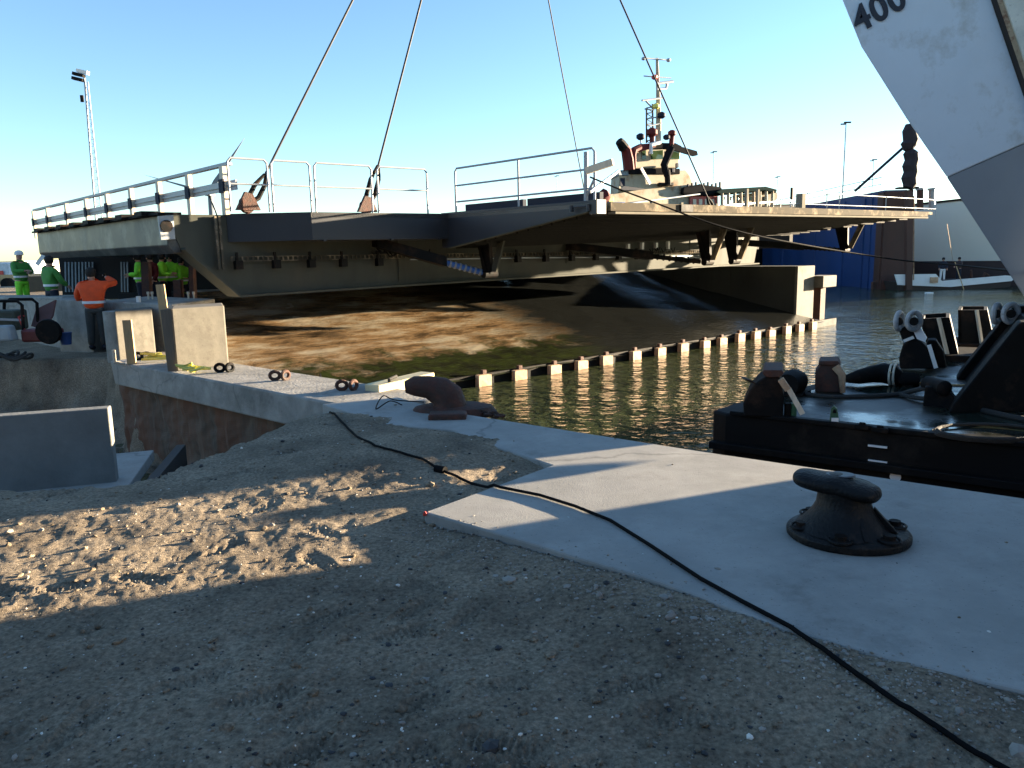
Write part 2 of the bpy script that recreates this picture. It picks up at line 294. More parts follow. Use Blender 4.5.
# ------------------------------------------------------------------ water and ramp
mb = MB(); mb.add([(-600, 2, WZ), (1500, 2, WZ), (1500, 2500, WZ), (-600, 2500, WZ)], [(0, 1, 2, 3)])
struct(mb.build('water', water))
rw = 9.6                                                                # ramp width up slope
RA = A - Lh*9; RB = A + Lh*27; hz = 2.05; slope = V((-Nb.x*rw, -Nb.y*rw, hz))
ro = bpy.data.objects.new('ramp', bpy.data.meshes.new('ramp')); C.objects.link(ro)
nx, ny = 90, 28; vv = []
for j in range(ny+1):
    for i in range(nx+1):
        fx = RL*i/nx; fy = rw*j/ny
        z = -.06 + hz*(fy/rw) + .06*noise.noise(V((fx*.3, fy*.5, 3))) + .03*noise.noise(V((fx*1.6, fy*1.6, 9)))
        vv.append((fx, fy, z))
def rampw(i): x_, y_, z_ = vv[i]; return V((RA.x, RA.y, 0)) + Lh*x_ - Nb*y_
ro.data.from_pydata(vv, [], [(j*(nx+1)+i, j*(nx+1)+i+1, (j+1)*(nx+1)+i+1, (j+1)*(nx+1)+i) for j in range(ny) for i in range(nx) if rampw(j*(nx+1)+i).x > -5.2-.40*(rampw(j*(nx+1)+i).y-12)])
ro.data.materials.append(slipm); ro.data.polygons.foreach_set('use_smooth', [True]*len(ro.data.polygons))
ro.matrix_world = Matrix((Lh, -Nb, UP)).transposed().to_4x4(); ro.location = V((RA.x, RA.y, WZ+.26)); struct(ro)
# ledge at the top of the ramp
T0 = RA - Nb*rw; mb = MB()
mb.box(V((T0.x, T0.y, 0)) + Lh*20.5 - Nb*1.6 + UP*(-.35), (27, 3.2, 1.9), (Lh, -Nb, UP))
mb.box(V((T0.x, T0.y, 0)) + Lh*20 - Nb*7.5 + UP*(-.5), (28, 8.4, 1.6), (Lh, -Nb, UP))
struct(mb.build('abutment_ledge', concrete, bevel=.03))
# sheet-pile sill joining the piles
mb = MB(); mb.box(V((A.x, A.y, WZ-.22)) + Lh*8.2 - Nb*.14, (24, .1, .98), (Lh, -Nb, UP))
tag(mb.build('sheet_pile_sill', blacksteel, origin=V((A.x, A.y, WZ))), 'low dark steel sill at the waterline joining the row of piles', 'sill')
# the piles
px_list = [(482, 379), (518, 373), (553, 367), (580, 360.5), (605, 356), (634, 352), (659, 347.5), (682, 343), (704, 339), (721, 336), (739, 333), (755, 330), (770, 327.5), (786, 325), (799, 322.5), (812, 320.5)]
pile_proto = None
for i in range(len(px_list)):
    # position along the row from the picture's x, then a real spacing
    px, py = px_list[i]; p = PP(px, py, V((A.x, A.y, 0)), Nb); s_ = (V((p.x, p.y, 0))-V((A.x, A.y, 0))).dot(Lh)
    loc = V((A.x, A.y, WZ)) + Lh*s_
    if pile_proto is None:
        pile_proto = empty('sheet_pile', loc, '', 'pile', 'steel piles standing along the waterline of the ramp', local=True)
        mb = MB(); mb.box(Nb*.02 + UP*(-.3), (.34, .16, 1.16), (Lh, -Nb, UP)); mb.box(Nb*.11+UP*(-.3), (.42, .03, 1.14), (Lh, -Nb, UP)); mb.build('pile_section', rustlight, pile_proto, bevel=.01)
        mb = MB(); mb.box(Nb*-.05 + UP*(.33) + Lh*.1, (.12, .1, .1), (Lh, -Nb, UP)); mb.build('lug', rust, pile_proto)
        o = pile_proto
    else: o = copy_tree(pile_proto, loc + UP*random.uniform(-.05, .02), rotz=random.uniform(-.06, .06)); o.rotation_euler.x = random.uniform(-.05, .05)
    o['label'] = ['rusty steel pile nearest the bent mooring bollard, at the near end of the waterline row',
      'second steel pile from the bent mooring bollard in the waterline row', 'third steel pile from the near end of the waterline row',
      'fourth steel pile from the near end of the waterline row', 'fifth steel pile from the near end of the waterline row',
      'sixth steel pile from the near end of the waterline row', 'seventh steel pile from the near end of the waterline row',
      'eighth steel pile from the near end, about the middle of the row', 'eighth steel pile from the far end of the waterline row',
      'seventh steel pile from the far end of the waterline row', 'sixth steel pile from the far end of the waterline row',
      'fifth steel pile from the far end of the waterline row', 'fourth steel pile from the far end, left of the lit wall corner',
      'third steel pile from the far end, at the lit wall corner', 'second steel pile from the far end, under the lit wall end',
      'last steel pile of the row, beside the capped post'][i]

# ------------------------------------------------------------------ far pier wall
Cn = PZ(793, 325, WZ); cz = .85
mb = MB(); wl = 26; wt = 1.5
c0 = V((Cn.x, Cn.y, 0)); mb.prism([c0+UP*-2.4, c0+UP*cz, c0-Nb*wl+UP*cz, c0-Nb*wl+UP*-2.4], Lh*wt)
for k in range(1, 8): mb.box(c0 - Nb*(k*3.1) - Lh*.012 + UP*-.8, (.02, .05, 3.2), (Lh, -Nb, UP))
o = tag(mb.build('pier_wall', shadeconc, bevel=.02, origin=c0), 'long dark concrete wall across the far end of the ramp', 'wall')
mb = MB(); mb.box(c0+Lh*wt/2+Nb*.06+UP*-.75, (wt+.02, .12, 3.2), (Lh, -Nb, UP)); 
pb = mb.build('end_face', blockmat, None, bevel=.02); pb.parent = o; pb.location = -c0  # sunlit end given a lighter concrete than the shaded wall
# capped post beside it
c1 = PP(818, 321, V((Cn.x, Cn.y, 0))+Lh*2.6, Nb); c1 = V((c1.x, c1.y, 0))
pc = empty('capped_post', V((c1.x, c1.y, WZ)), 'short rusty post with a pale concrete cap beside the lit wall corner', 'post')
mb = MB(); mb.box(c1+UP*-1.3, (.45, .35, 3.0), (Lh, -Nb, UP)); mb.build('post', rust, pc)
mb = MB(); mb.box(c1+UP*.15-Lh*.1+Nb*.1, (1.3, .8, .5), (Lh, -Nb, UP)); mb.build('concrete_cap', blockmat, pc, bevel=.03)

# ------------------------------------------------------------------ ground (sand) with the pit
def ply(pts): return np.array([(p[0], p[1]) for p in pts])
def inside(P_, poly):
    x, y = P_[..., 0], P_[..., 1]; r_ = np.zeros(x.shape, bool); n = len(poly)
    for i in range(n):
        x1, y1 = poly[i]; x2, y2 = poly[(i+1) % n]
        if y1 == y2: continue
        c = ((y1 > y) != (y2 > y)) & (x < (x2-x1)*(y-y1)/(y2-y1)+x1); r_ ^= c
    return r_
def dist(P_, poly, closed=True):
    d = np.full(P_.shape[:-1], 1e9); n = len(poly)
    for i in range(n if closed else n-1):
        a = poly[i]; b = poly[(i+1) % n]; ab = b-a; t_ = np.clip(((P_-a)@ab)/(ab@ab), 0, 1); e = P_-(a+t_[..., None]*ab); d = np.minimum(d, np.hypot(e[..., 0], e[..., 1]))
    return d
CL0 = PZ(106, 362, -.0); CL1 = PZ(318, 402, 0.0)                       # left edge of the cap beam
pit = ply([PZ(-260, 515), PZ(-60, 502), PZ(20, 494), PZ(100, 490), PZ(150, 479), PZ(212, 456), PZ(288, 433), PZ(335, 408)+wq*.3, PZ(318, 402)+wq*.55, CL0 + wq*.55, V((-8.6, 16.6, 0)), V((-13, 17.0, 0)), V((-26, 18.5, 0)), V((-26, 9, 0))])
slab_px = [(424, 512), (552, 549), (660, 582), (780, 627), (900, 662), (1030, 692), (1500, 830), (1500, 640), (1030, 499), (700, 451), (446, 411), (398, 397), (322, 404), (386, 424), (452, 430), (500, 448), (552, 465)]
ZS = .07
slab = [PZ(a, b, ZS) for a, b in slab_px]; slabp = ply(slab)
na, nr = 860, 720
ang = np.radians(np.linspace(-62, 58, na)); rad = .9*np.exp(np.linspace(0, math.log(70/.9), nr))
AA, RR = np.meshgrid(ang, rad); G = np.stack([RR*np.sin(AA), RR*np.cos(AA)-.3], -1)
def vnoise(G, s, seed):
    # value noise, vectorised
    p = G*s + seed*17.13; i = np.floor(p).astype(np.int64); f = p-i; f = f*f*f*(f*(f*6-15)+10)
    def h(a, b):
        n = (a*374761393 + b*668265263 + seed*1442695) & 0x7fffffff; n = ((n ^ (n >> 13))*1274126177) & 0x7fffffff; n = n ^ (n >> 16)
        return (n & 0xffff)/65535.
    a, b = i[..., 0], i[..., 1]; u, v = f[..., 0], f[..., 1]
    return (h(a, b)*(1-u)+h(a+1, b)*u)*(1-v)+(h(a, b+1)*(1-u)+h(a+1, b+1)*u)*v - .5
def fbm(G, s, o, seed, g=.5):
    r_ = 0; a = 1.
    rot = np.array([[.8, .6], [-.6, .8]]); P_ = G
    for k in range(o): r_ = r_ + a*vnoise(P_, s, seed+k); P_ = P_@rot; s *= 2.03; a *= g
    return r_
_fr = np.random.default_rng(12); FEET = []
for _ in range(46):
    r_ = 1.9*math.exp(_fr.uniform(0, 1.25)); a_ = R(_fr.uniform(-40, 30)); h_ = _fr.choice([.3, .5, 2.6, 1.2])+_fr.normal(0, .3)
    for st in range(2): FEET.append((r_*math.sin(a_)+math.cos(h_)*.62*st-.12*math.sin(h_)*(st*2-1), r_*math.cos(a_)+math.sin(h_)*.62*st+.12*math.cos(h_)*(st*2-1), h_, _fr.uniform(.5, 1)))
def foot(G):
    z = np.zeros(G.shape[:-1])
    for fx, fy, h_, st in FEET:
        m = (np.abs(G[..., 0]-fx) < .25) & (np.abs(G[..., 1]-fy) < .25)
        if not m.any(): continue
        g = G[m]-np.array([fx, fy]); u = g[:, 0]*math.cos(h_)+g[:, 1]*math.sin(h_); v = -g[:, 0]*math.sin(h_)+g[:, 1]*math.cos(h_)
        wd = .052+.012*np.sin(u*9); e = (u/.15)**4+(v/wd)**4; d = np.exp(-e*1.2)
        z[m] += st*(-.013*d + .006*d*np.sign(np.sin(u*230+np.abs(v)*60)) + .008*np.exp(-((e-2.2)**2)))
    return z
def gz(G):
    far = np.clip((G[..., 1]-14)/3, 0, 1)
    lit = np.exp(-((G[..., 1]-4.6)/1.5)**2)
    rough = .02*fbm(G, .8, 3, 1) + (.010)*fbm(G, 3.6, 3, 5, .5) + (.010-.001*lit)*fbm(G, 13, 4, 11, .6) + foot(G)
    # trodden hollows
    h2 = np.clip(vnoise(G, 3.1, 31)-.12, 0, 1)*-.025
    z = rough+h2 - .02 + .035*np.clip((4.4-np.abs(G[..., 1]-4.4))/4, 0, 1)*np.clip((.2-G[..., 0])/3, 0, 1)
    # loose lumpy fill heaped over the slab behind the notch
    mound = PZ(440, 455, 0); dm = np.hypot((G[..., 0]-mound.x)/1.5, (G[..., 1]-mound.y)/1.1); z = z + .10*np.exp(-dm**2*1.3)
    m2 = PZ(350, 425, 0); dm = np.hypot((G[..., 0]-m2.x)/.8, (G[..., 1]-m2.y)/.7); z = z + .09*np.exp(-dm**2*1.3)
    # keep fill low against the near edge of the slab
    sd = dist(G, slabp); ins = inside(G, slabp)
    near_edge = dist(G, slabp[:7], False); e_ = np.exp(-(near_edge/.5)**2); z = z*(1-e_) + e_*(.035+.3*(z+.02)) + (.034+.03*vnoise(G, 4.5, 71))*np.clip((G[..., 0]-.1)/.8, 0, 1)*e_
    lowc = slabp[0]; z = z - .03*np.exp(-((G[..., 0]-lowc[0]-.05)**2+(G[..., 1]-lowc[1]+.08)**2)/.10)
    ed = dist(G, ply([slab[i] for i in (0, 16)]), False); z = np.where(ins & (near_edge < .9) & (G[..., 1] < 5.6), -.08, z)
    right = np.clip((G[..., 0] - .9)/.5, 0, 1)*ins; z = z*(1-right) + right*(-.12)
    deep = np.clip((near_edge-.05-.14*(vnoise(G, 3.3, 73)+.35))/.1, 0, 1)*ins*np.clip((G[..., 0]+.4)/.2, 0, 1)*(G[..., 1] < 5.3); z = z*(1-deep) - .12*deep
    qd = Q0.x*wq.x+Q0.y*wq.y-(G[..., 0]*wq.x+G[..., 1]*wq.y); fe = ins*(np.clip((.6-qd)/.3, 0, 1)); z = z*(1-fe) - .12*fe
    # ground drops away beyond the far bank
    z = np.where(G[..., 1] > 14, z*.8 - .45*np.clip(1-(G[..., 1]-19)/3, 0, 1), z)
    ip = inside(G, pit); dp = dist(G, pit)
    wob = .25*vnoise(G, 1.7, 51)+.12*vnoise(G, 5., 57); k = np.clip((dp+wob)/.38, 0, 1); k = k*k*(3-2*k)
    z = np.where(ip, z + k*(-1.55 + .25*vnoise(G, 1.3, 61) + .12*vnoise(G, 4, 67) - z), z)
    return z
Z = gz(G)
# land mask: inland of the quay edge, or left of the ramp
cq = (G[..., 0]-Q0.x)*wq.x + (G[..., 1]-Q0.y)*wq.y
land = (cq < -.2) | ((G[..., 0] < -4.75 - .40*(G[..., 1]-12)) & (G[..., 1] > 11.2))
land |= (G[..., 1] > 45) & (G[..., 0] < 2)
me = bpy.data.meshes.new('ground'); vid = np.arange(nr*na).reshape(nr, na)
fm = land[:-1, :-1] & land[1:, :-1] & land[:-1, 1:] & land[1:, 1:]
fs = np.stack([vid[:-1, :-1], vid[:-1, 1:], vid[1:, 1:], vid[1:, :-1]], -1)[fm]
co = np.concatenate([G, Z[..., None]], -1).reshape(-1, 3)
me.vertices.add(len(co)); me.vertices.foreach_set('co', co.ravel()); me.loops.add(fs.size); me.loops.foreach_set('vertex_index', fs.ravel().astype(np.int32))
me.polygons.add(len(fs)); me.polygons.foreach_set('loop_start', np.arange(0, fs.size, 4, dtype=np.int32)); me.polygons.foreach_set('loop_total', np.full(len(fs), 4, np.int32))
me.update(); me.validate(); me.polygons.foreach_set('use_smooth', [True]*len(me.polygons)); me.materials.append(sand)
bm = bmesh.new(); bm.from_mesh(me); bmesh.ops.delete(bm, geom=[v for v in bm.verts if not v.link_faces], context='VERTS')
for f in bm.faces:
    if f.normal.z < 0: bmesh.ops.reverse_faces(bm, faces=bm.faces[:]); break
bm.to_mesh(me); bm.free()
go = bpy.data.objects.new('ground', me); C.objects.link(go); struct(go)
# land behind the camera and out to the left horizon
mb = MB(); mb.add([(-900, -300, -.35), (9, -300, -.35), (9, .0, -.35), (0, .6, -.35), (-26, 14, -.35), (-900, 20, -.35)], [(0, 1, 2, 3, 4, 5)])
mb.add([(-1500, 20, -.3), (-34, 20, -.3), (-34, 62, -.3), (-6, 62, -.3), (6, 130, -.3), (1500, 190, -.3), (1500, 1800, -.3), (-1500, 1800, -.3)], [tuple(range(8))])
struct(mb.build('far_land', sand))
# quay slab
mb = MB(); mb.prism([V((p.x, p.y, ZS-.32)) for p in slab], UP*.32); struct(mb.build('quay_slab', slabmat, bevel=.012))
# quay wall below the slab edge
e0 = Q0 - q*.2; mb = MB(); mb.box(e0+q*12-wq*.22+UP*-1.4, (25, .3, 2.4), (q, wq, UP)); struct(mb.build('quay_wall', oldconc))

def gzp(x, y): return float(gz(np.array([[x, y]]))[0])
# cap beam
cap_r0 = PZ(226, 362, .0); 
ax = (q, wq, UP); L0 = V((B0.x, B0.y, 0)); L1 = V((CL1.x, CL1.y, 0)); qc = (L1-L0).normalized(); wc = V((-qc.y, qc.x, 0))
mb = MB(); ln = (L1-L0).length
mb.prism([L0+UP*.02, L0+UP*-.36+qc*.1, L1+UP*-.36+qc*1.0, L1+UP*.02+qc*1.0], wc*1.05)
cb = tag(mb.build('cap_beam', concrete, bevel=.025, origin=L0), 'worn concrete cap beam running along the edge of the pit', 'beam')
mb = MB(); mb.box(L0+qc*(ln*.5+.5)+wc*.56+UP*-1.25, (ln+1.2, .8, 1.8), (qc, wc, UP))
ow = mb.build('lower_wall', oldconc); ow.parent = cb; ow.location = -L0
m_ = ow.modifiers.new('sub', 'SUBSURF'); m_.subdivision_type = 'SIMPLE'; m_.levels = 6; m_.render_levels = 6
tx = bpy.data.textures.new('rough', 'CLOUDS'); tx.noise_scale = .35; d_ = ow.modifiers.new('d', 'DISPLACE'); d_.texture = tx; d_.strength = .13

# ------------------------------------------------------------------ pebbles
rng = np.random.default_rng(3)
def stones(name, n, smin, smax, mt, region, kind='stuff'):
    mb = MB(); c = 0; k = 0
    base = bmesh.new(); bmesh.ops.create_icosphere(base, subdivisions=1, radius=1); bv = [v.co.copy() for v in base.verts]; bf = [[v.index for v in f.verts] for f in base.faces]; base.free()
    pts = region(n*2); zz = gz(pts); cqv = (pts[:, 0]-Q0.x)*wq.x + (pts[:, 1]-Q0.y)*wq.y
    isl = inside(pts, slabp) & (zz < ZS); zz = np.where(isl, ZS, zz); nd = dist(pts, slabp[:7], False)
    ok = (cqv < -.15) & ~(inside(pts, pit)) & (~isl | (rng.random(len(pts)) < .35*np.exp(-nd/.12)+.015))
    pts = pts[ok][:n]; zz = zz[ok][:n]
    for (x, y), z in zip(pts, zz):
        r_ = smin*math.exp(abs(rng.normal())*math.log(smax/smin)/2.6); sc = V((rng.uniform(.6, 1.3), rng.uniform(.6, 1.3), rng.uniform(.35, .8)))*r_
        rz = Matrix.Rotation(rng.uniform(0, 6.28), 3, 'Z'); jit = rng.uniform(.75, 1.2, len(bv))
        mb.add([rz @ V((v.x*sc.x*j, v.y*sc.y*j, v.z*sc.z*j)) + V((x, y, z+sc.z*.3)) for v, j in zip(bv, jit)], bf)
    o = mb.build(name, mt); return o
def reg(n):
    r_ = 1.3*np.exp(rng.uniform(0, math.log(8/1.3), n)); a = np.radians(rng.uniform(-42, 40, n)); return np.stack([r_*np.sin(a), r_*np.cos(a)], -1)
def reg2(n):   # along the near edge of the slab
    i = rng.uniform(0, 5, n); k = i.astype(int); f = (i-k)[:, None]; p = slabp[k]*(1-f)+slabp[k+1]*f; return p + rng.normal(0, .12, (n, 2)) + np.array([-.05, -.12])
darkstone = mat('dark_stone', (.03, .03, .032), .7, var=.5, scale=3); palestone = mat('pale_stone', (.3, .27, .23), .8, var=.4, scale=3); shellm = mat('shell_white', (.7, .67, .6), .6, var=.15)
tag(stones('dark_pebbles', 2600, .0025, .016, darkstone, reg), 'small dark pebbles strewn over the sand', 'pebbles', kind='stuff')
tag(stones('pale_pebbles', 4200, .002, .014, palestone, reg), 'small pale pebbles strewn over the sand', 'pebbles', kind='stuff')
tag(stones('sand_clods', 1500, .006, .028, sand, reg), 'crumbly clods of sand lying loose on the yard', 'clods', kind='stuff')
tag(stones('shells', 500, .003, .012, shellm, reg), 'bits of white shell scattered over the sand', 'shells', kind='stuff')
tag(stones('edge_gravel', 1300, .003, .018, palestone, reg2), 'loose gravel gathered along the near edge of the concrete slab', 'gravel', kind='stuff')



# ------------------------------------------------------------------ the bridge leaf hanging over the ramp
tilt = .010
L = (Lh + UP*tilt).normalized()
F0 = PY(311, 212, 18.2)                       # fascia corner, deck level
K0 = V((F0.x, F0.y, F0.z))
def sN(px, n, h=0.):
    """distance along the leaf at which the picture column px crosses the line (n, h)"""
    lo, hi = -25, 60
    for _ in range(50):
        mid = (lo+hi)/2
        if PROJ(K0 + L*mid + Nb*n + UP*h)[0] < px: lo = mid
        else: hi = mid
    return lo
def B(s_, n, h): return K0 + L*s_ + Nb*n + UP*h
def gp(px, py, n):                             # picture point on the vertical plane at offset n -> (s, h)
    p = PP(px, py, K0+Nb*n, Nb); s_ = (p-K0).dot(Lh)/L.dot(Lh); return s_, (p-K0-L*s_).z
NW = -16.0
bridge = empty('bridge_leaf', V((K0.x, K0.y, K0.z)), 'large grey steel bridge leaf with railings hanging on crane wires over the ramp', 'bridge')
gn = -1.15
# main girder web seen from the quay
web = [gp(165, 214, gn), gp(181, 249, gn), gp(236, 296, gn), gp(500, 279, gn), gp(754, 263.5, gn), gp(757, 247, gn)]; s_end = web[-1][0]
web.append((s_end, -.1)); web[0] = (web[0][0], -.02)
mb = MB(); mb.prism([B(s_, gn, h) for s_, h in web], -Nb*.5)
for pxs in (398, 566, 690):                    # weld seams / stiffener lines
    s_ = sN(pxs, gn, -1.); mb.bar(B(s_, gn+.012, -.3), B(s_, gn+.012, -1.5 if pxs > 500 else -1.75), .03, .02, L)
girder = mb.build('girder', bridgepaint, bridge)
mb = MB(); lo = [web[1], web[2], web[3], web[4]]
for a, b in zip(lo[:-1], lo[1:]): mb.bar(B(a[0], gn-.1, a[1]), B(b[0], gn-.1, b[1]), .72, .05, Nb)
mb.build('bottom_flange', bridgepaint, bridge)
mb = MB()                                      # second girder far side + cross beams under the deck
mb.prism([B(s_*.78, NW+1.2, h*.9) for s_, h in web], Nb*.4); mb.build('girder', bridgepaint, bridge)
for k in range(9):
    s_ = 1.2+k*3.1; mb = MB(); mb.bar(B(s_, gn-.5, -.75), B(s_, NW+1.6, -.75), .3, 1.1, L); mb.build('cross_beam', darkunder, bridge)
# deck
nt_ = 4.3
s_k = sN(448, 0.0, 0)
lo_, hi_ = 2., 7.
for _ in range(40):                            # cantilever width so that its corner falls where the end plate ends
    mid = (lo_+hi_)/2
    if PROJ(B(s_k, mid, 0))[0] < 592: lo_ = mid
    else: hi_ = mid
nt_ = lo_; s_tip = sN(926, nt_, 0)
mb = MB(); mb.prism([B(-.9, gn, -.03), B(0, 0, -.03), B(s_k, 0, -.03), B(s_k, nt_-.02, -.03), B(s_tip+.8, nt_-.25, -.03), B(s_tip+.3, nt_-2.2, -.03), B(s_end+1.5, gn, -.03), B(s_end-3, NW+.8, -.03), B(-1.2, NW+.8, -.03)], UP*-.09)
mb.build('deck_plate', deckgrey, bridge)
# longitudinal ribs below the cantilever walkway
mb = MB()
for k in range(13):
    n_ = .2 + (nt_-.35)*k/12; hh_ = -.25-.66*(1-n_/nt_); mb.bar(B(s_k+.1, n_, hh_), B(s_tip-.3-1.2*(1-n_/nt_), n_, hh_*.8), .06, .07, Nb)
mb.build('deck_ribs', mat('shaded_rib', (.02, .018, .015), .8, spec=.1), bridge); mb = MB(); mb.prism([B(s_k+.12, 0, -.78), B(s_k+.12, nt_-.05, -.16), B(s_tip-.3, nt_-.05, -.14), B(s_tip-1.6, 0, -.6)], UP*.02); mb.build('soffit_plate', mat('shaded_soffit', (.006, .006, .006), .8, spec=.1), bridge)  # ribs and soffit near black: the blocked sun is put into their colour
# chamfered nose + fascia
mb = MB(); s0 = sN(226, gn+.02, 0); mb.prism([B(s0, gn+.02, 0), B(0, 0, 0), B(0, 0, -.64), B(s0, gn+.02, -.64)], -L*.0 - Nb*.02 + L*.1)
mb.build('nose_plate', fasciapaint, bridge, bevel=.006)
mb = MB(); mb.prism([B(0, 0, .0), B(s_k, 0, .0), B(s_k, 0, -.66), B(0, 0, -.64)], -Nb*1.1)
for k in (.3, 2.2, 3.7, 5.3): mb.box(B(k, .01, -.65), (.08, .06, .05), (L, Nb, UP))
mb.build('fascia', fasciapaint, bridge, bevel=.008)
# tapered end plate of the walkway
mb = MB(); mb.prism([B(s_k, -.3, .03), B(s_k, nt_, .03), B(s_k, nt_, -.2), B(s_k, .05, -.9), B(s_k, -.3, -.9)], L*.1); mb.build('end_plate', fasciapaint, bridge, bevel=.006)
mb = MB(); mb.bar(B(s_k-.04, .1, -.90), B(s_k-.04, nt_, -.215), .18, .025, L); mb.build('end_plate_flange', bridgepaint, bridge)
# kerb strips on the deck behind the end rail
mb = MB(); mb.box(B(s_k+.5, nt_*.26, .12), (.12, nt_*.44, .22), (L, Nb, UP)); mb.box(B(s_k+.5, nt_*.74, .12), (.12, nt_*.46, .22), (L, Nb, UP)); mb.build('kerb_plate', navy, bridge)
# walkway edge beam
mb = MB(); mb.box(B((s_k+s_tip)/2+.3, nt_+.02, -.1), (s_tip-s_k-.5, .1, .19), (L, Nb, UP)); mb.build('edge_beam', edgewhite, bridge, bevel=.006)
mb = MB(); mb.box(B((s_k+s_tip)/2+.2, nt_+.06, -.24), (s_tip-s_k-.8, .22, .05), (L, Nb, UP)); mb.build('edge_flange', edgegrey, bridge)
mb = MB(); mb.prism([B(s_tip, nt_+.05, .0), B(s_tip+1.0, nt_-.1, .0), B(s_tip, nt_-2, .0)], UP*-.1); mb.build('tip_plate', edgewhite, bridge)
mb = MB(); sj = sN(686, nt_+.09, -.1); mb.box(B(sj, nt_+.1, -.1), (.5, .06, .17), (L, Nb, UP)); mb.build('joint_cover', blacksteel, bridge)
mb = MB()
for dx in (-.5, 0.): mb.tube([B(s_k-.12, nt_+dx, -.06), B(s_k-.12, nt_+dx, -.2)], .05)
mb.tube([B(s_k-.12, nt_-.55, -.1), B(s_k-.12, nt_+.05, -.1)], .02); mb.box(B(s_k+.05, nt_+.12, -.12), (.3, .22, .3), (L, Nb, UP)); mb.build('corner_fitting', fasciapaint, bridge)
# V brackets under the walkway and their jacks
def vbracket(px, n_, ph, ptop, wid=.62):
    s_ = sN(px, n_, -.6); h_ = gp(px, ph, n_)[1]
    mb = MB(); w2 = .5
    mb.prism([B(s_-.1, n_-w2, -.22), B(s_-.1, n_+w2*.2, -.22), B(s_-.05, n_+.12, h_), B(s_-.05, n_-.18, h_)], L*.12); mb.prism([B(s_-wid*.2, n_-.5, -.2), B(s_+wid*.4, n_-.5, -.2), B(s_+.12, n_, h_), B(s_-.12, n_, h_)], Nb*.06); o = mb.build('bracket', blacksteel, bridge)
    mb = MB(); mb.prism([B(s_, n_+.08, h_+.06), B(s_, n_+.28, h_+.06), B(s_+.05, n_+.78, -.22), B(s_+.05, n_+.55, -.22)], L*.07); f_ = mb.build('bracket_flange', edgewhite if px > 600 else bridgepaint, o); f_.location = (0, 0, 0)  # right plate lighter than the dark left one, sunlight put into its colour
    mb = MB(); mb.tube([B(s_-.2, n_, h_), B(s_+.25, n_, h_)], .11, 12); f_ = mb.build('pin', blacksteel, o); f_.location = (0, 0, 0)
    return s_, h_
def jack(s_, h_, n_, px0, py0, wrap):
    a = B(s_-.1, n_, h_+.02); s0_, h0_ = gp(px0, py0, gn+.25); b = B(s0_, gn+.25, h0_); d = (a-b)
    mb = MB(); mb.prism([b+UP*.14, b-UP*.10, b+d*.6-UP*.13, b+d*.6+UP*.13], Nb*.26); o = mb.build('jack_body', blacksteel, bridge)
    mb = MB(); mb.tube([b+d*.58, a], .075, 10); r_ = mb.build('jack_rod', wrap, bridge)
    for k in range(8): p = b+d*(.63+.045*k); mb = MB(); mb.tube([p, p+d.normalized()*.05], .1, 8); c = mb.build('rod_clamp', galv if wrap is bluebox else blacksteel, r_); c.location = (0, 0, 0)
s1, h1 = vbracket(488, .55, 274, 241); jack(s1, h1, .5, 372, 243, bluebox)
s1, h1 = vbracket(708, 2.2, 262, 226); s2, h2 = vbracket(735, 2.2, 261, 226); jack(s1, h1, 2., 566, 247, blacksteel); 
s3, h3 = vbracket(846, 2.4, 250, 226); jack(s3, h3, 2.2, 738, 243, blacksteel)
# cable tray with lamps along the web
ta = gp(232, 259, gn+.12); tb = gp(700, 251.5, gn+.12); mb = MB(); n_t = 150
for dh in (-.05, .05): mb.bar(B(ta[0], gn+.1, ta[1]+dh), B(tb[0], gn+.1, tb[1]+dh), .05, .018, Nb)
for k in range(n_t): f = k/(n_t-1); mb.box(B(ta[0]+(tb[0]-ta[0])*f, gn+.1, ta[1]+(tb[1]-ta[1])*f), (.03, .04, .1), (L, Nb, UP))
mb.build('cable_tray', edgewhite, bridge)
mb = MB(); mb.tube([B(ta[0]+5, gn+.1, ta[1]-.16), B(tb[0], gn+.1, tb[1]-.17)], .018, 6); mb.tube([B(ta[0]+9, gn+.1, ta[1]-.22), B(tb[0], gn+.1, tb[1]-.24)], .014, 6); mb.build('conduit', galv, bridge)
for pxl in (237, 275, 310, 342, 378, 517, 545, 571, 595, 618, 637):
    s_ = sN(pxl, gn+.15, -.9); f = (s_-ta[0])/(tb[0]-ta[0]); h_ = ta[1]+(tb[1]-ta[1])*f
    mb = MB(); mb.box(B(s_, gn+.12, h_-.02), (.05, .06, .34), (L, Nb, UP)); mb.box(B(s_+.0, gn+.18, h_-.14), (.17, .16, .2), (L, Nb, UP)); mb.build('tray_support', blacksteel, bridge)
# ladder of pipes on the web near the nose
mb = MB()
for pxl in (222, 226): s_ = sN(pxl, gn+.3, -1); mb.bar(B(s_, gn+.1, -.05), B(s_, gn+.1, -1.25), .05, .05, L)
mb.build('riser_pipe', edgewhite, bridge)
# hanging odds and ends of cable under the walkway
mb = MB()
for i in range(26):
    pxl = random.choice([random.uniform(372, 430), random.uniform(585, 690)]); nn = gn+.35
    s_ = sN(pxl, nn, -.8); h_ = (-.85 if pxl < 480 else -1.05)-random.uniform(0, .12); r_ = random.uniform(.05, .2)
    mb = MB(); mb.tube([B(s_-r_, nn, h_), B(s_-r_*.4, nn+.03, h_-r_*.8), B(s_+r_*.5, nn, h_-r_*.7), B(s_+r_, nn-.02, h_+.02)], .018, 6)
    mb.build('loose_cable', cable_m, bridge)
for i in range(8):
    pxl = [404, 414, 628, 642, 668, 656, 731, 742][i]; nn = gn+.12; s_ = sN(pxl, nn, -.8)
    mb = MB(); mb.box(B(s_, nn, -1.0), (.12, .1, random.uniform(.12, .3)), (L, Nb, UP)); mb.build('junction_box', white, bridge)

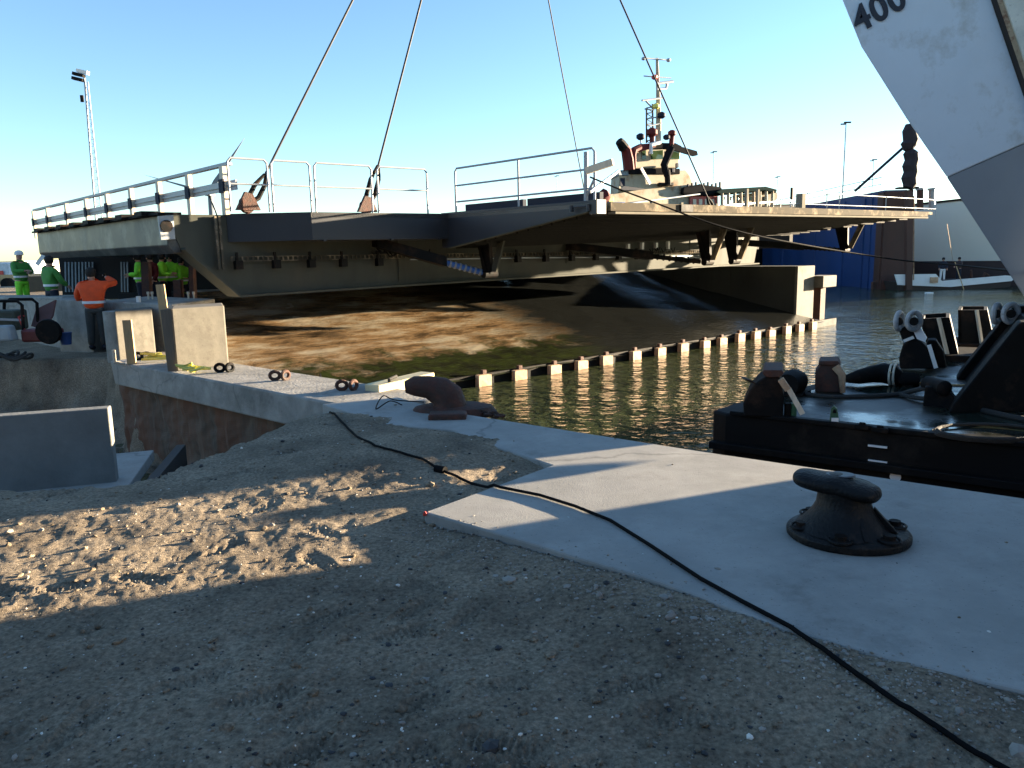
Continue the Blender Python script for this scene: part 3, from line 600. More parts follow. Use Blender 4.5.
# end cross beam on the land side
sb = web[0][0]; mb = MB()
pe = K0 + L*sb + Nb*gn
lo_, hi_ = 5, 30
for _ in range(50):
    mid = (lo_+hi_)/2
    if PROJ(B(sb, gn-mid, -.3))[0] > 38: lo_ = mid
    else: hi_ = mid
EBL = lo_
mb.prism([B(sb, gn-.02, .0-.02), B(sb+.5, gn-.02, -.02), B(sb+.5, gn-.02, -.86), B(sb+.12, gn-.02, -.86), B(sb, gn-.02, -.68)], -Nb*EBL); mb.build('end_beam', mat('end_beam_paint', (.03, .031, .031), .45, var=.15, scale=1.5, col2=(.13, .125, .11), amt2=.4, s2=1), bridge, bevel=.02)
mb = MB(); 
pts = [gp(159, 216, gn+.1), gp(174, 215, gn+.1), gp(176, 239, gn+.1), gp(162, 240, gn+.1)]
mb.prism([B(s_, gn+.06, h) for s_, h in pts], -Nb*.07); ep = mb.build('beam_end_plate', mat('sunlit_plate', (.33, .35, .36), .5), bridge)  # plate facing the sun, its light put into the pale colour
m_ = gp(167, 226, gn+.1); mb = MB(); mb.lathe([(.13, 0), (.13, .03)], B(m_[0], gn+.06, m_[1]), 14, ax=(L, UP, Nb)); h_ = mb.build('dark_hole', blacksteel, ep); h_.location = (0, 0, 0)  # flat black disc drawn for the darkness inside a hole
mb = MB()
for k in range(int(EBL/1.4)): mb.box(B(sb-.1, gn-.9-k*1.4, .03), (.36, .5, .1), (L, Nb, UP))
mb.box(B(sb+.1, gn-EBL/2, .0), (.5, EBL, .05), (L, Nb, UP)); mb.build('beam_top_plates', blacksteel, bridge)

def rail_panel(pts, heights, posts, r_=.024, name='railing', mt=galv, mids=(.52,), round_=True):
    """pts: two deck points; a framed panel of tube"""
    a, b = pts; h0, h1 = heights; d = b-a
    root = None; mb = MB(); mb.tube([a, a+UP*(h0-.08), a+UP*h0+d.normalized()*.07, b+UP*h1-d.normalized()*.07, b+UP*(h1-.08), b], r_, 8)
    o = mb.build(name, mt, bridge)
    for m in mids: mb = MB(); mb.tube([a+UP*h0*m, b+UP*h1*m], r_*.85, 8); c = mb.build('mid_rail', mt, o); c.location = (0, 0, 0)
    for f in posts: mb = MB(); p = a+d*f; mb.tube([p, p+UP*(h0+(h1-h0)*f)], r_, 8); c = mb.build('rail_post', mt, o); c.location = (0, 0, 0)
    return o
def dk(px, n_): return B(sN(px, n_, 0), n_, 0)
HR = 1.13
for a, b in ((231, 270), (274, 312), (316.5, 373), (379, 428)):
    na_, nb_ = (gn+.9, gn+.9) if b < 300 else (-.12, -.12)
    pa, pb_ = dk(a, -.15), dk(b, -.15); rail_panel((pa, pb_), (HR, HR), ())
pa = B(s_k+.2, .1, 0); pb_ = B(s_k+.2, nt_-.1, 0); o = rail_panel((pa, pb_), (1.16, 1.16), (.5,), mids=(.62, .26), r_=.027)
pc_ = B(s_k+.2, nt_-.35, 0); mb = MB(); mb.tube([pc_, pc_+UP*1.1], .05, 8); mb.tube([pb_+UP*.5, pc_+UP*.12], .03, 8); c = mb.build('corner_post', galv, o); c.location = (0, 0, 0)
# railing of the far half, thin white
nn = -.2; prev = None
for a, b in ((790, 826), (826, 838.5), (838.5, 885), (885, 935)):
    rail_panel((dk(a, nn), dk(b, nn)), (HR, HR), (), r_=.024, mids=(.55,), mt=galv)
mb = MB(); s_ = sN(800, nn, 0); mb.box(B(s_, nn, .55), (.3, .3, 1.0), (L, Nb, UP)); mb.build('control_post', edgegrey, bridge)
mb = MB(); s_ = sN(791, nn+.3, 0); mb.box(B(s_, nn+.3, 1.0), (.1, .1, .5), (L, Nb, UP)); mb.build('warning_lamp', blacksteel, bridge)
# low timber-and-stub barrier on the middle of the deck
for k, pxl in enumerate((652, 681, 716, 746, 757)):
    mb = MB(); h = .42 if pxl < 740 else 1.0; mb.box(B(sN(pxl, .8, 0), .8, h/2), (.12, .1, h), (L, Nb, UP)); mb.build('rail_stub', edgegrey, bridge)
mb = MB(); mb.bar(B(sN(612, .75, 0), .75, .08), B(sN(748, .75, 0), .75, .4), .05, .05, Nb); mb.build('low_rail', galv, bridge)
mb = MB(); mb.bar(B(sN(612, .2, 0), .2, .06), B(sN(790, .2, 0), .2, .7), .045, .045, Nb); mb.build('low_rail', galv, bridge)

# timber vehicle barrier on the land side of the deck
gb = B(sN(231, gn+.1, .1)-.0, gn+.2, .0); 
def gpos(px, h=0.):
    lo, hi = -2, 26
    for _ in range(50):
        mid = (lo+hi)/2
        if PROJ(gb - Nb*mid + UP*h)[0] > px: lo = mid
        else: hi = mid
    return lo
bar_o = empty('deck_barrier', gb, 'long barrier of pale posts with a dark band along the left bridge end', 'barrier')
gl = gpos(36, .6)
mb = MB(); mb.bar(gb+UP*1.10+Nb*.0, gb-Nb*gl+UP*1.10, .14, .07, L); mb.build('top_rail', galv, bar_o)
mb = MB(); mb.bar(gb+UP*.62+L*.0+Nb*.3, gb-Nb*gl+UP*.62, .04, .22, L); mb.bar(gb+UP*.62-L*.03+Nb*.3, gb-Nb*gl-L*.03+UP*.62, .05, .05, L); mb.build('guard_band', mat('guard_steel', (.3, .31, .33), .5, metal=.4), bar_o)
for pxl in (37, 51, 70, 90, 111, 135, 163, 193, 227.5):
    t_ = gpos(pxl, .5); p = gb-Nb*t_; mb = MB(); mb.box(p+UP*.52-L*.07, (.1, .2, 1.08), (L, Nb, UP)); po = mb.build('post', paletimber, bar_o)
    mb = MB(); mb.box(p+UP*.62-L*.13, (.04, .24, .3), (L, Nb, UP)); c = mb.build('post_bracket', navy, po); c.location = (0, 0, 0)

# ------------------------------------------------------------------ lifting wires, hook block
HK = PY(495, -283, 23.5)
wires = [(249, 207, B(sN(247, -.5, .1), -.5, .05), 'lifting wire at the left end of the bridge, steepest slant of the left pair'),
         (367, 212, B(sN(366, -.6, .1), -.6, .05), 'lifting wire second from the left, ending in the brown shackle behind the railing'),
         (588, 185, B(sN(590, -4.2, .1), -4.2, .05), 'thin lifting wire dropping behind the corner post of the end railing'),
         (714, 206, B(sN(716, -.6, .1), -.6, .05), 'lifting wire at the right, crossing in front of the tugboat mast')]
for i, (a, b, p, lb) in enumerate(wires):
    we = empty('lifting_wire', p, lb, 'wire', 'wires lifting the bridge'); d = (HK-p)
    p2 = p + d.normalized()*(.95 if i != 1 else 1.25); mb = MB(); mb.tube([p2, HK], .028 if i != 2 else .022, 8); mb.build('wire_rope', wire_m, we)
    mb = MB(); 
    for sgn in (-1, 1): mb.tube([p+UP*.12+L*sgn*.03, p+(p2-p)*.35+L*sgn*.12, p+(p2-p)*.7+L*sgn*.12, p2+L*sgn*.02], [.045, .06, .055, .035], 8)
    mb.build('sling_eye', blacksteel, we, smooth=True)
    mb = MB(); mb.lathe([(.17, -.06), (.2, 0), (.17, .06)], p+UP*.12, 12, ax=(L, UP, Nb)); mb.prism([p+L*-.28, p+L*.28, p+L*.12+UP*.35, p+L*-.05+UP*.4], Nb*.1); mb.build('shackle', rust, we)
hb = empty('hook_block', HK, 'heavy crane hook block high above the middle of the bridge', 'hook block')
mb = MB(); mb.box(HK+UP*1.2, (1.1, .5, 1.5)); mb.build('sheave_housing', yellow, hb, bevel=.08)
mb = MB(); mb.tube([HK+UP*.5, HK+UP*.15+V((.3, 0, 0)), HK-UP*.25+V((.15, 0, 0)), HK-UP*.3-V((.2, 0, 0)), HK+UP*.02-V((.38, 0, 0))], [.14, .16, .16, .13, .06], 10); mb.build('hook', blacksteel, hb, smooth=True)



# ------------------------------------------------------------------ crane barge
ZD = -.15
G0 = PZ(704, 411, ZD); BQ = (PZ(1024, 446, ZD)-G0).normalized(); BW = V((-BQ.y, BQ.x, 0))   # along the near side / away from the quay
BE = (PZ(850, 375, ZD)-G0).normalized()
def bg_(t, w_, z=0.): return G0 + BQ*t + BW*w_ + UP*z
barge = empty('crane_barge', V((G0.x, G0.y, WZ)), 'black crane barge with a wet green deck moored beside the quay slab', 'barge')
hull_pts = [G0+BQ*.25, G0+BQ*34, G0+BQ*34+BW*16, G0+BE*21+BQ*3, G0+BE*20, G0+BE*.5+BW*.05, G0+BQ*.06+BW*.1]
mb = MB(); mb.prism([V((p.x, p.y, WZ-.6)) for p in hull_pts], UP*(ZD-WZ+.6)); mb.build('hull', blackhull, barge, bevel=.03)
mb = MB(); mb.prism([V((p.x, p.y, ZD+.004)) for p in [G0+BQ*.4+BW*.14, G0+BQ*33.9+BW*.1, G0+BQ*33.9+BW*15.9, G0+BE*20.8+BQ*3, G0+BE*19.8+BQ*.1, G0+BE*.6+BQ*.25]], UP*.004); mb.build('deck', wetdeck, barge)
mb = MB(); mb.bar(bg_(.3, .02, .012), bg_(33, .02, .012), .1, .05, BW); mb.bar(bg_(.1, -.05, -.35), bg_(33, -.05, -.35), .1, .08, BW); mb.build('rubbing_strake', blackhull, barge, bevel=.01)
for py, pxx in ((446, 878), (461, 878)):
    p = PP(pxx, py, G0, BW); mb = MB(); mb.box(p-BW*.02, (.17, .02, .018), (BQ, BW, UP)); mb.build('draught_mark', white, barge)
p = PP(896, 476, G0, BW); mb = MB(); mb.lathe([(.05, 0), (.05, .015)], p-BW*.02, 16, ax=(BQ, UP, -BW)); mb.build('draught_mark', white, barge)
def dpt(px, py, z=0.): return PZ(px, py, ZD+z)
def onp(px, py, base): return PP(px, py, base, V((base.x, base.y, 0)).normalized())   # on the upright plane through base facing the quay
def upright(pts, base, depth):
    n = V((base.x, base.y, 0)).normalized(); return [PP(a, b, base, n) for a, b in pts], n*depth
# bracket nearest the barge's corner
b0 = dpt(772, 419); t = empty('mooring_bracket', b0, 'black curved steel bracket with a flat cap and slanting strut at the barge corner', 'bracket')
pts, d = upright([(744, 417), (743, 404), (749, 391), (758, 381), (765, 377), (780, 377), (784, 395), (783, 418)], b0, .55); mb = MB(); mb.prism(pts, d); mb.build('cheek_plate', blacksteel, t, bevel=.02)
pts, d = upright([(762, 373), (764, 370), (782, 370), (784, 373), (780, 377.5), (766, 377.5)], b0-V((0, .03, 0)), .6); mb = MB(); mb.prism(pts, d); mb.build('cap', rust, t, bevel=.01)
mb = MB(); mb.bar(onp(778, 378, b0)-V((0, .08, 0)), onp(785, 388, b0)-V((0, .08, 0)), .1, .06); mb.build('strut_head', rustlight, t)
mb = MB(); mb.bar(onp(785, 387, b0)-V((0, .1, 0)), onp(799, 412, b0)-V((0, .1, 0)), .035, .05); mb.build('strut', paletimber, t)  # pale colour stands for sunlight on the strut
mb = MB(); mb.prism(upright([(749, 382), (758, 385), (752, 380.5), (744, 379)], b0, .2)[0], V((0, .2, 0))); mb.build('lip', blacksteel, t)
for xx in (787, 793): mb = MB(); p = dpt(xx, 418); mb.box(p+UP*.08, (.05, .05, .16)); mb.build('foot', greenpaint if xx > 790 else blacksteel, t)
# rubber fender behind it
b0 = dpt(792, 394); t = empty('deck_roller', b0, 'small dark round roller behind the corner bracket', 'roller')
mb = MB(); mb.lathe([(.05, -.2), (.13, -.2), (.16, -.06), (.16, .06), (.13, .2), (.05, .2)], b0+UP*.14, 20, ax=(BQ, UP, BW)); mb.build('drum', blacksteel, t, smooth=True)
mb = MB(); mb.box(b0+UP*.02, (.35, .35, .04), (BQ, BW, UP)); mb.build('bed', blacksteel, t)
# square bitt
b0 = dpt(829, 393); t = empty('square_bitt', b0, 'rusty square-bodied bitt with a flanged top, standing alone on the barge deck', 'bitt')
pts, d = upright([(815, 392), (815, 372), (820, 365), (837, 365), (843, 373), (843, 393)], b0, .34); mb = MB(); mb.prism(pts, d); mb.build('body', rust, t, bevel=.015)
pts, d = upright([(818, 365), (820, 361), (838, 361), (841, 365)], b0-V((0, .03, 0)), .42); mb = MB(); mb.prism(pts, d); mb.build('top_flange', rust, t, bevel=.008)
mb = MB(); mb.tube([onp(834, 366, b0)-V((0, .04, 0)), onp(840, 374, b0)-V((0, .05, 0)), onp(841, 392, b0)-V((0, .05, 0))], [.05, .045, .03], 8); mb.build('side_pipe', rustlight, t, smooth=True)
# green padeye
b0 = dpt(835, 425); t = empty('green_lug', b0, 'small green pointed lug with a hole near the barge edge', 'lug')
pts, d = upright([(829, 425), (831, 409), (834, 406), (837, 409), (840, 425)], b0, .05); mb = MB(); mb.prism(pts, d); mb.build('plate', greenpaint, t)
pts, d = upright([(832.5, 413), (833.5, 409.5), (835.5, 409.5), (836.5, 413)], b0-V((0, .01, 0)), .02); mb = MB(); mb.prism(pts, d); mb.build('eye_hole', blacksteel, t)
pts, d = upright([(831, 425), (831.5, 418), (838.5, 418), (839, 425)], b0-V((0, .012, 0)), .02); mb = MB(); mb.prism(pts, d); mb.build('white_patch', white, t)
# hose bundle
mb = MB(); P_ = [dpt(846, 379, .08), dpt(858, 377, .12), dpt(872, 374, .14), dpt(884, 373, .15), dpt(893, 375, .14), dpt(899, 378, .10)]
mb.tube(P_, [.05, .09, .11, .13, .13, .09], 12); t = empty('folded_fender', P_[2], 'long dark folded rubber fender lying on the barge deck', 'fender'); mb.build('fender_body', blacksteel, t, smooth=True)
mb = MB(); mb.tube([dpt(895, 379, .04), dpt(904, 379, .1), dpt(914, 379, .1), dpt(917, 380, .05)], [.05, .08, .08, .04], 10); mb.build('end_cap', blacksteel, t, smooth=True)
for xx in (891, 895): mb = MB(); p = dpt(xx, 375, .14); mb.lathe([(.14, -.012), (.14, .012)], p, 18, ax=(BW, UP, BQ)); mb.build('band', paletimber, t)
# clamp with white rings
def ring_clamp(bpx, bpy, off, sc, lb, body=True):
    b0 = dpt(bpx, bpy); t = empty('ring_clamp', b0, lb, 'clamp', 'crane clamps with white rings')
    def T(l): return [((a-915)*sc+915+off[0], (b-370)*sc+370+off[1]) for a, b in l]
    n = V((b0.x, b0.y, 0)).normalized(); pl = lambda l, dd=0.: [PP(a, b, b0+n*dd, n) for a, b in T(l)]
    if body:
        mb = MB(); mb.prism(pl([(900, 369), (899, 358), (903, 345), (912, 340), (921, 341), (930, 350), (935, 369)]), n*.35); mb.build('body', blacksteel, t, bevel=.02)
        mb = MB(); mb.prism(pl([(925, 368), (924, 352), (928, 340), (936, 340), (944, 352), (947, 368)], .5), n*.3); mb.build('rear_cheek', blacksteel, t, bevel=.02)
        mb = MB(); mb.bar(pl([(929, 345)], -.03)[0], pl([(936, 368)], -.03)[0], .05, .05); mb.build('highlight_strip', white, t)  # white strip painted as the sunlit highlight on the right edge
        mb = MB(); mb.prism(pl([(899, 330), (910, 324), (920, 340), (903, 342)]), n*.25); mb.build('neck', blacksteel, t)
        mb = MB(); mb.prism(pl([(903, 340), (913, 336), (914.5, 338.5), (904, 342.5)], -.03), n*.03); mb.build('collar', white, t)
    mb = MB(); mb.prism(pl([(911, 326), (917, 322), (927, 338), (925, 342), (917, 339)], -.03), n*.1); mb.build('arm', jibwhite, t)
    for cx, cy_, dd in ((899, 321, .0), (914, 321, -.08)):
        c = pl([(cx, cy_)], dd)[0]; X = V((n.y, -n.x, 0)); rr = .125*sc
        U_ = (X*.35+n*.9).normalized() if cx < 905 else (X*.8+n*.6).normalized(); mb = MB(); mb.tube([c+U_*math.cos(a_)*rr*.8+UP*math.sin(a_)*rr*.95 for a_ in [k*math.pi/10 for k in range(21)]], .036, 8, cap=False); mb.build('ring', mat('worn_white_paint', (.38, .39, .4), .6, var=.3, scale=14, col2=(.12, .1, .08), amt2=.3, s2=10), t, smooth=True)
        mb = MB(); mb.lathe([(rr*.45, -.02), (rr*.45, .1)], c, 14, ax=(X, UP, -n)); mb.build('pin', blacksteel, t, smooth=True)
    return t
ring_clamp(915, 372, (0, 0), 1.0, 'black clamp with two white rings on its head, standing clear on the barge deck')
ring_clamp(1000, 380, (97, -10), .95, 'white-ringed clamp head showing above the dark hinge cylinder', body=False)
# open trough boxes
for pts4, bb, lb in (([(920, 319), (946, 317.5), (955, 356), (930, 358)], (942, 360), 'open-topped black steel box just behind the white-ringed clamp'),
               ([(958, 310), (984, 310), (992, 347), (958, 348)], (975, 349), 'open-topped black steel box with a painted highlight on its edge, left of the hinge cylinder')):
    b0 = dpt(*bb); n = V((b0.x, b0.y, 0)).normalized(); t = empty('steel_trough', b0, lb, 'steel box', 'open steel boxes on the barge deck')
    P_ = [PP(a, b, b0, n) for a, b in pts4]; mb = MB(); mb.prism(P_, n*.06); mb.build('side_plate', blacksteel, t); mb = MB(); mb.prism([p+n*.9 for p in P_], n*.06); mb.build('side_plate', blacksteel, t)
    mb = MB(); mb.prism([P_[1], P_[1]+n*.9, P_[2]+n*.9, P_[2]], V((n.y, -n.x, 0))*.05); mb.prism([P_[0], P_[0]+n*.9, P_[3]+n*.9, P_[3]], V((n.y, -n.x, 0))*.05); mb.build('end_plate', blacksteel, t)
    xm = .72; a_ = P_[0].lerp(P_[1], xm); c_ = P_[3].lerp(P_[2], xm); mb = MB(); mb.bar(a_-n*.03, c_-n*.03, .04, .05); mb.build('highlight_strip', paletimber, t)  # pale strip painted as a highlight along the right side
    mb = MB(); mb.box(b0+n*.4+UP*.05, (1.0, 1.2, .1), (V((n.y, -n.x, 0)), n, UP)); mb.build('base_plate', blacksteel, t)
# rope lug
b0 = dpt(940, 408); t = empty('rope_lug', b0, 'dark triangular deck lug with a rope eye looped over it', 'lug')
pts, d = upright([(923, 404), (925, 387), (942, 385), (950, 392), (962, 410), (924, 409)], b0, .3); mb = MB(); mb.prism(pts, d); mb.build('plate', blacksteel, t, bevel=.015)
mb = MB(); c = onp(943, 388, b0); mb.lathe([(.06, -.05), (.085, -.03), (.085, .3), (.06, .32)], c, 16, ax=(V((1, 0, 0)), UP, V((0, 1, 0)))); mb.build('pin', blacksteel, t, smooth=True)
def rope(name, pts, r_, mt, lb, cat='rope', grp=None):
    P_ = []
    n = len(pts)
    for i in range(n-1):                           # Catmull-Rom
        p0, p1, p2, p3 = pts[max(i-1, 0)], pts[i], pts[i+1], pts[min(i+2, n-1)]
        for k in range(8):
            u = k/8; P_.append(.5*((2*p1)+(p2-p0)*u+(2*p0-5*p1+4*p2-p3)*u*u+(3*p1-p0-3*p2+p3)*u**3))
    P_.append(pts[-1]); mb = MB(); mb.tube(P_, r_, 8); o = mb.build(name, mt, origin=P_[0], smooth=True); return tag(o, lb, cat, grp)
rope('mooring_rope', [dpt(806, 394, .03), dpt(830, 397, .02), dpt(870, 396, .03), dpt(900, 394, .04), dpt(912, 391, .1), dpt(926, 388, .18), dpt(941, 386, .25)], .028, rope_m, 'dark rope running from the roller to the eye over the rope lug')
rope('mooring_rope', [dpt(900, 394, .04), dpt(910, 397, .04), dpt(926, 399, .05)], .026, rope_m, 'short lower leg of the rope eye beside the rope lug')
rope('thin_line', [dpt(890, 372, .2), dpt(900, 380, .03), dpt(930, 384, .02), dpt(955, 385, .02), dpt(980, 385, .02)], .012, timber, 'thin tan line lying across the barge deck from the folded fender')
rope('deck_hose', [dpt(948, 392, .15), dpt(962, 404, .03), dpt(990, 412, .03), dpt(1030, 420, .03), dpt(1080, 425, .03)], .03, rope_m, 'dark hose leading right from the rope lug below the hinge foot')
for k in range(3): pass
mb = MB(); 
for k in range(3): c = dpt(990, 433-k*1.0, .03+.045*k); pp = [c+V((math.cos(a*.4)*(.5-.03*k), math.sin(a*.4)*(.35-.03*k), 0)) for a in range(17)]; mb.tube(pp, .014, 6)
tag(mb.build('coiled_rope', rope_m, origin=dpt(990, 433)), 'dark rope coil lying flat on the deck at the foot of the crane', 'rope')
for a, b in ((862, 429), (880, 432)):
    p = dpt(a, b); mb = MB(); mb.box(p+UP*.02, (.14, .06, .05), (BQ, BW, UP)); mb.box(p+UP*.05, (.06, .04, .03), (BQ, BW, UP)); tag(mb.build('deck_cleat', blacksteel, origin=p, bevel=.01), 'tiny black cleat on the deck edge, '+('left one of two' if a < 870 else 'right one of two'), 'cleat', 'small cleats on the barge edge')

# crane foot (hinge support) and jib leg
b0 = dpt(948, 404); cf = empty('crane_pedestal', b0, 'huge black sloping steel foot carrying the crane jib at the right', 'crane base')
yf = b0.y; 
def yp(px, py, y=None): return PY(px, py, y or yf)
mb = MB(); pts = [yp(948, 404), yp(953, 395), yp(1015, 318), yp(1060, 314), yp(1095, 404)]; pts = [V((p.x, p.y, max(p.z, ZD))) for p in pts]
mb.prism([p+V((-.28, -.5, 0)) for p in pts], V((.17, .3, 0))); mb.build('cheek_plate', blacksteel, cf, bevel=.02); mb = MB(); mb.prism([p+V((.95, 1.5, 0)) for p in pts], V((.17, .3, 0))); mb.build('cheek_plate', blacksteel, cf, bevel=.02)
mb = MB(); mb.prism([p+V((.12, -.25, -.08)) for p in pts[:3]]+[pts[3]+V((-.05, -.25, -.08)), pts[4]+V((-.1, -.25, 0))], V((.9, 1.75, 0))); mb.build('web', blackhull, cf)
hc = yp(1003, 321); mb = MB(); mb.tube([V((hc.x-.02, yf-.95, hc.z)), V((hc.x+.06, yf-.95, hc.z)), V((hc.x+.3, yf-.95, hc.z)), V((hc.x+.42, yf-.95, hc.z))], [.05, .105, .115, .115], 20); o = mb.build('hinge_cylinder', mat('dark_blue_steel', (.018, .022, .03), .5), cf, smooth=True)
jl = empty('crane_jib', yp(1060, 330), 'tall white and grey box-section crane leg marked 400, cutting the upper right corner', 'crane jib')
yj = yf+.1
def jp(px, py, dy=0.): return PY(px, py, yj+dy)
# outline edge points, left edge then to the right
U = [jp(812, -80), jp(842, 0), jp(861, 47), jp(907, 120), jp(947, 178)]
K2 = jp(1140, 93)
T1 = jp(1100, -470); T2 = jp(700, -430)
face_up = [T2, U[0], U[1], U[2], U[3], U[4], K2, jp(1148, -430)]
dpth = V((1.25, 1.8, .75))
mb = MB(); mb.prism(face_up, dpth); mb.build('upper_panel', jibwhite, jl, bevel=.02)
low = [U[4], jp(1030, 306, .5), jp(1062, 345, .6), jp(1150, 352, .6), K2]
mb = MB(); vs_ = low + [p+dpth*.98 for p in low]
mb.add(vs_, [(0, 1, 2, 3, 4), (9, 8, 7, 6, 5), (0, 5, 6, 1), (1, 6, 7, 2), (2, 7, 8, 3), (3, 8, 9, 4)]); mb.build('lower_panel', jibgrey, jl, bevel=.01)  # lower panel toned darker than the upper one
# groove and speckled plate, its sunlight put into the cream colour
mb = MB(); a, b = jp(991, -8, -.02), jp(1044, 148, -.02); mb.bar(a, b, .05, .03); mb.build('groove', mat('groove_dark', (.03, .022, .018), .8), jl)
mb = MB(); a, b = jp(996, -8, -.03), jp(1049, 148, -.03); mb.bar(a, b, .025, .06); mb.build('groove_edge', mat('rust_cream', (.5, .36, .22), .7, var=.3, scale=12, col2=(.2, .08, .04), amt2=.4, s2=10), jl)
mb = MB(); mb.prism([jp(1001, -10, -.06), jp(1055, 150, -.06), jp(1130, 115, -.06), jp(1135, -100, -.06), jp(975, -100, -.06)], V((0, .05, 0))); mb.build('side_plate', sunlitcream, jl, bevel=.01)
def glyph(txt, loc, size, rot, mt, parent, name='marking'):
    cu = bpy.data.curves.new('t', 'FONT'); cu.body = txt; cu.size = size; cu.extrude = .004; cu.offset = size*.022; cu.shear = 0; cu.space_character = 1.08
    to = bpy.data.objects.new('t', cu); C.objects.link(to); dg = bpy.context.evaluated_depsgraph_get(); dg.update(); me = bpy.data.meshes.new_from_object(to.evaluated_get(dg)); C.objects.unlink(to)
    o = bpy.data.objects.new(name, me); me.materials.clear(); me.materials.append(mt); C.objects.link(o); o.parent = parent; o.rotation_euler = rot; o.location = V(loc)-parent.location; return o
p = jp(858.5, 33, -.012); o = glyph('400', p, .36, (R(90), 0, 0), mat('marking_paint', (.015, .017, .03), .5), jl, 'number_marking')
Rm = Matrix.Rotation(-R(27.5), 4, 'Y') @ Matrix.Rotation(R(90), 4, 'X'); o.rotation_euler = Rm.to_euler()
# unseen barge deckhouse, shaped and placed to cast the foreground shadow
dh = empty('shadow_deckhouse', bg_(7, 1, 0), 'unseen grey deckhouse placed on the crane barge to shade the foreground', 'deckhouse')
cx_ = V((7.5, 7.25, 0)); cx_ = V((cx_.x, cx_.y, 0)); dt = (cx_-V((G0.x, G0.y, 0))).dot(BQ); dw = (cx_-V((G0.x, G0.y, 0))).dot(BW)
mb = MB(); mb.box(bg_(dt+8, dw/2+.1, 3.2), (16, dw-.2, 6.4), (BQ, BW, UP)); mb.box(bg_(dt+10, dw/2+.1, 7.6), (10, dw-.4, 2.4), (BQ, BW, UP)); mb.build('house_wall', jibgrey, dh, bevel=.03)
for k in range(5): mb = MB(); mb.box(bg_(dt+2+k*3, .0, 3.4), (1.2, .06, .9), (BQ, BW, UP)); mb.build('window', glassdark, dh)
mb = MB(); mb.box(bg_(dt+8, dw/2, 6.46), (16.6, dw+.3, .1), (BQ, BW, UP)); mb.build('roof_edge', jibwhite, dh)

# ------------------------------------------------------------------ cast bollard in the foreground
bc = PZ(847.5, 537, ZS); bo = empty('bollard', bc, 'black cast-iron mooring bollard with a wide slanted head on the concrete slab', 'bollard')
iron = mat('bollard_iron', (.008, .007, .0065), .5, spec=.22, var=.35, scale=5, bump=.35, bscale=60, col2=(.035, .024, .017), amt2=.3, s2=6)
X = V((.97, -.24, 0)).normalized(); Y_ = V((-X.y, X.x, 0))
mb = MB(); mb.lathe([(.30, 0), (.31, .012), (.31, .04), (.295, .055), (.24, .062)], bc, 56, ax=(X, Y_, UP), sy=.9); mb.build('base_flange', iron, bo, smooth=True, bevel=.004)
mb = MB(); prof = [(.24, .058), (.215, .08), (.18, .12), (.155, .155), (.138, .19), (.132, .24), (.14, .30)]
mb.lathe(prof, bc-V((.03, 0, 0)), 40, ax=(X, Y_, UP)); mb.build('stem', iron, bo, smooth=True)
mb = MB()
for k in range(6):
    a = R(60*k+12); d = X*math.cos(a)+Y_*math.sin(a); c = bc+d*.245; mb2 = MB(); mb2.lathe([(.045, .05), (.045, .066), (.03, .07), (.03, .09)], c+UP*0, 8); mb2.build('bolt_nut', blacksteel, bo)
    mb2 = MB(); e = X*-math.sin(a)+Y_*math.cos(a); mb2.tube([c+(d*math.cos(u)+e*math.sin(u))*.056+UP*.064 for u in [i*math.pi/8 for i in range(17)]], .007, 6); mb2.build('bolt_recess', iron, bo, smooth=True)
    f_ = R(60*k+42); d = X*math.cos(f_)+Y_*math.sin(f_); e = X*-math.sin(f_)+Y_*math.cos(f_)
    mb2 = MB(); mb2.prism([bc+d*.12+e*.012+UP*.19, bc+d*.24+e*.012+UP*.065, bc+d*.12+e*.012+UP*.065], -e*.024); mb2.build('rib', iron, bo, bevel=.004)
# head: two-horned slanted slab
hv = []; 
def head():
    mb = MB(); n = 28; m = 10; o = 0; rows = []
    for i in range(n+1):
        u = i/n*2-1; xx = u*.225; w_ = .115*max(0, 1-abs(u)**6)**.5*(1-.12*u*u)+.006; 
        zc = .292 + .02*(-u) ; th = .05*max(0, 1-abs(u)**7)**.5+.004; lift = .018*math.exp(-((u-.05)/.3)**2)
        rows.append([bc - V((.075, 0, 0)) + q*xx + wq*(math.cos(2*math.pi*k/20))*w_ + UP*(zc + (math.sin(2*math.pi*k/20))*th*(1 if math.sin(2*math.pi*k/20) < 0 else .85) + (lift if math.sin(2*math.pi*k/20) > .3 else 0)) for k in range(20)])
    vs_ = [p for r_ in rows for p in r_]; fs_ = [(i*20+k, i*20+(k+1) % 20, (i+1)*20+(k+1) % 20, (i+1)*20+k) for i in range(n) for k in range(20)]
    mb.add(vs_, fs_+[tuple(range(19, -1, -1)), tuple(n*20+k for k in range(20))]); ob = mb.build('head', iron, bo, smooth=True)
    return ob
ob = head(); sm = ob.modifiers.new('s', 'SUBSURF'); sm.levels = 1; sm.render_levels = 1
mb = MB(); mb.lathe([(.075, 0), (.07, .006)], bc+UP*.345-V((.055, 0, 0)), 30, ax=(X, Y_, UP), sy=.7); mb.build('top_plate', mat('worn_iron', (.09, .095, .1), .5, var=.3, scale=20), bo, smooth=True)

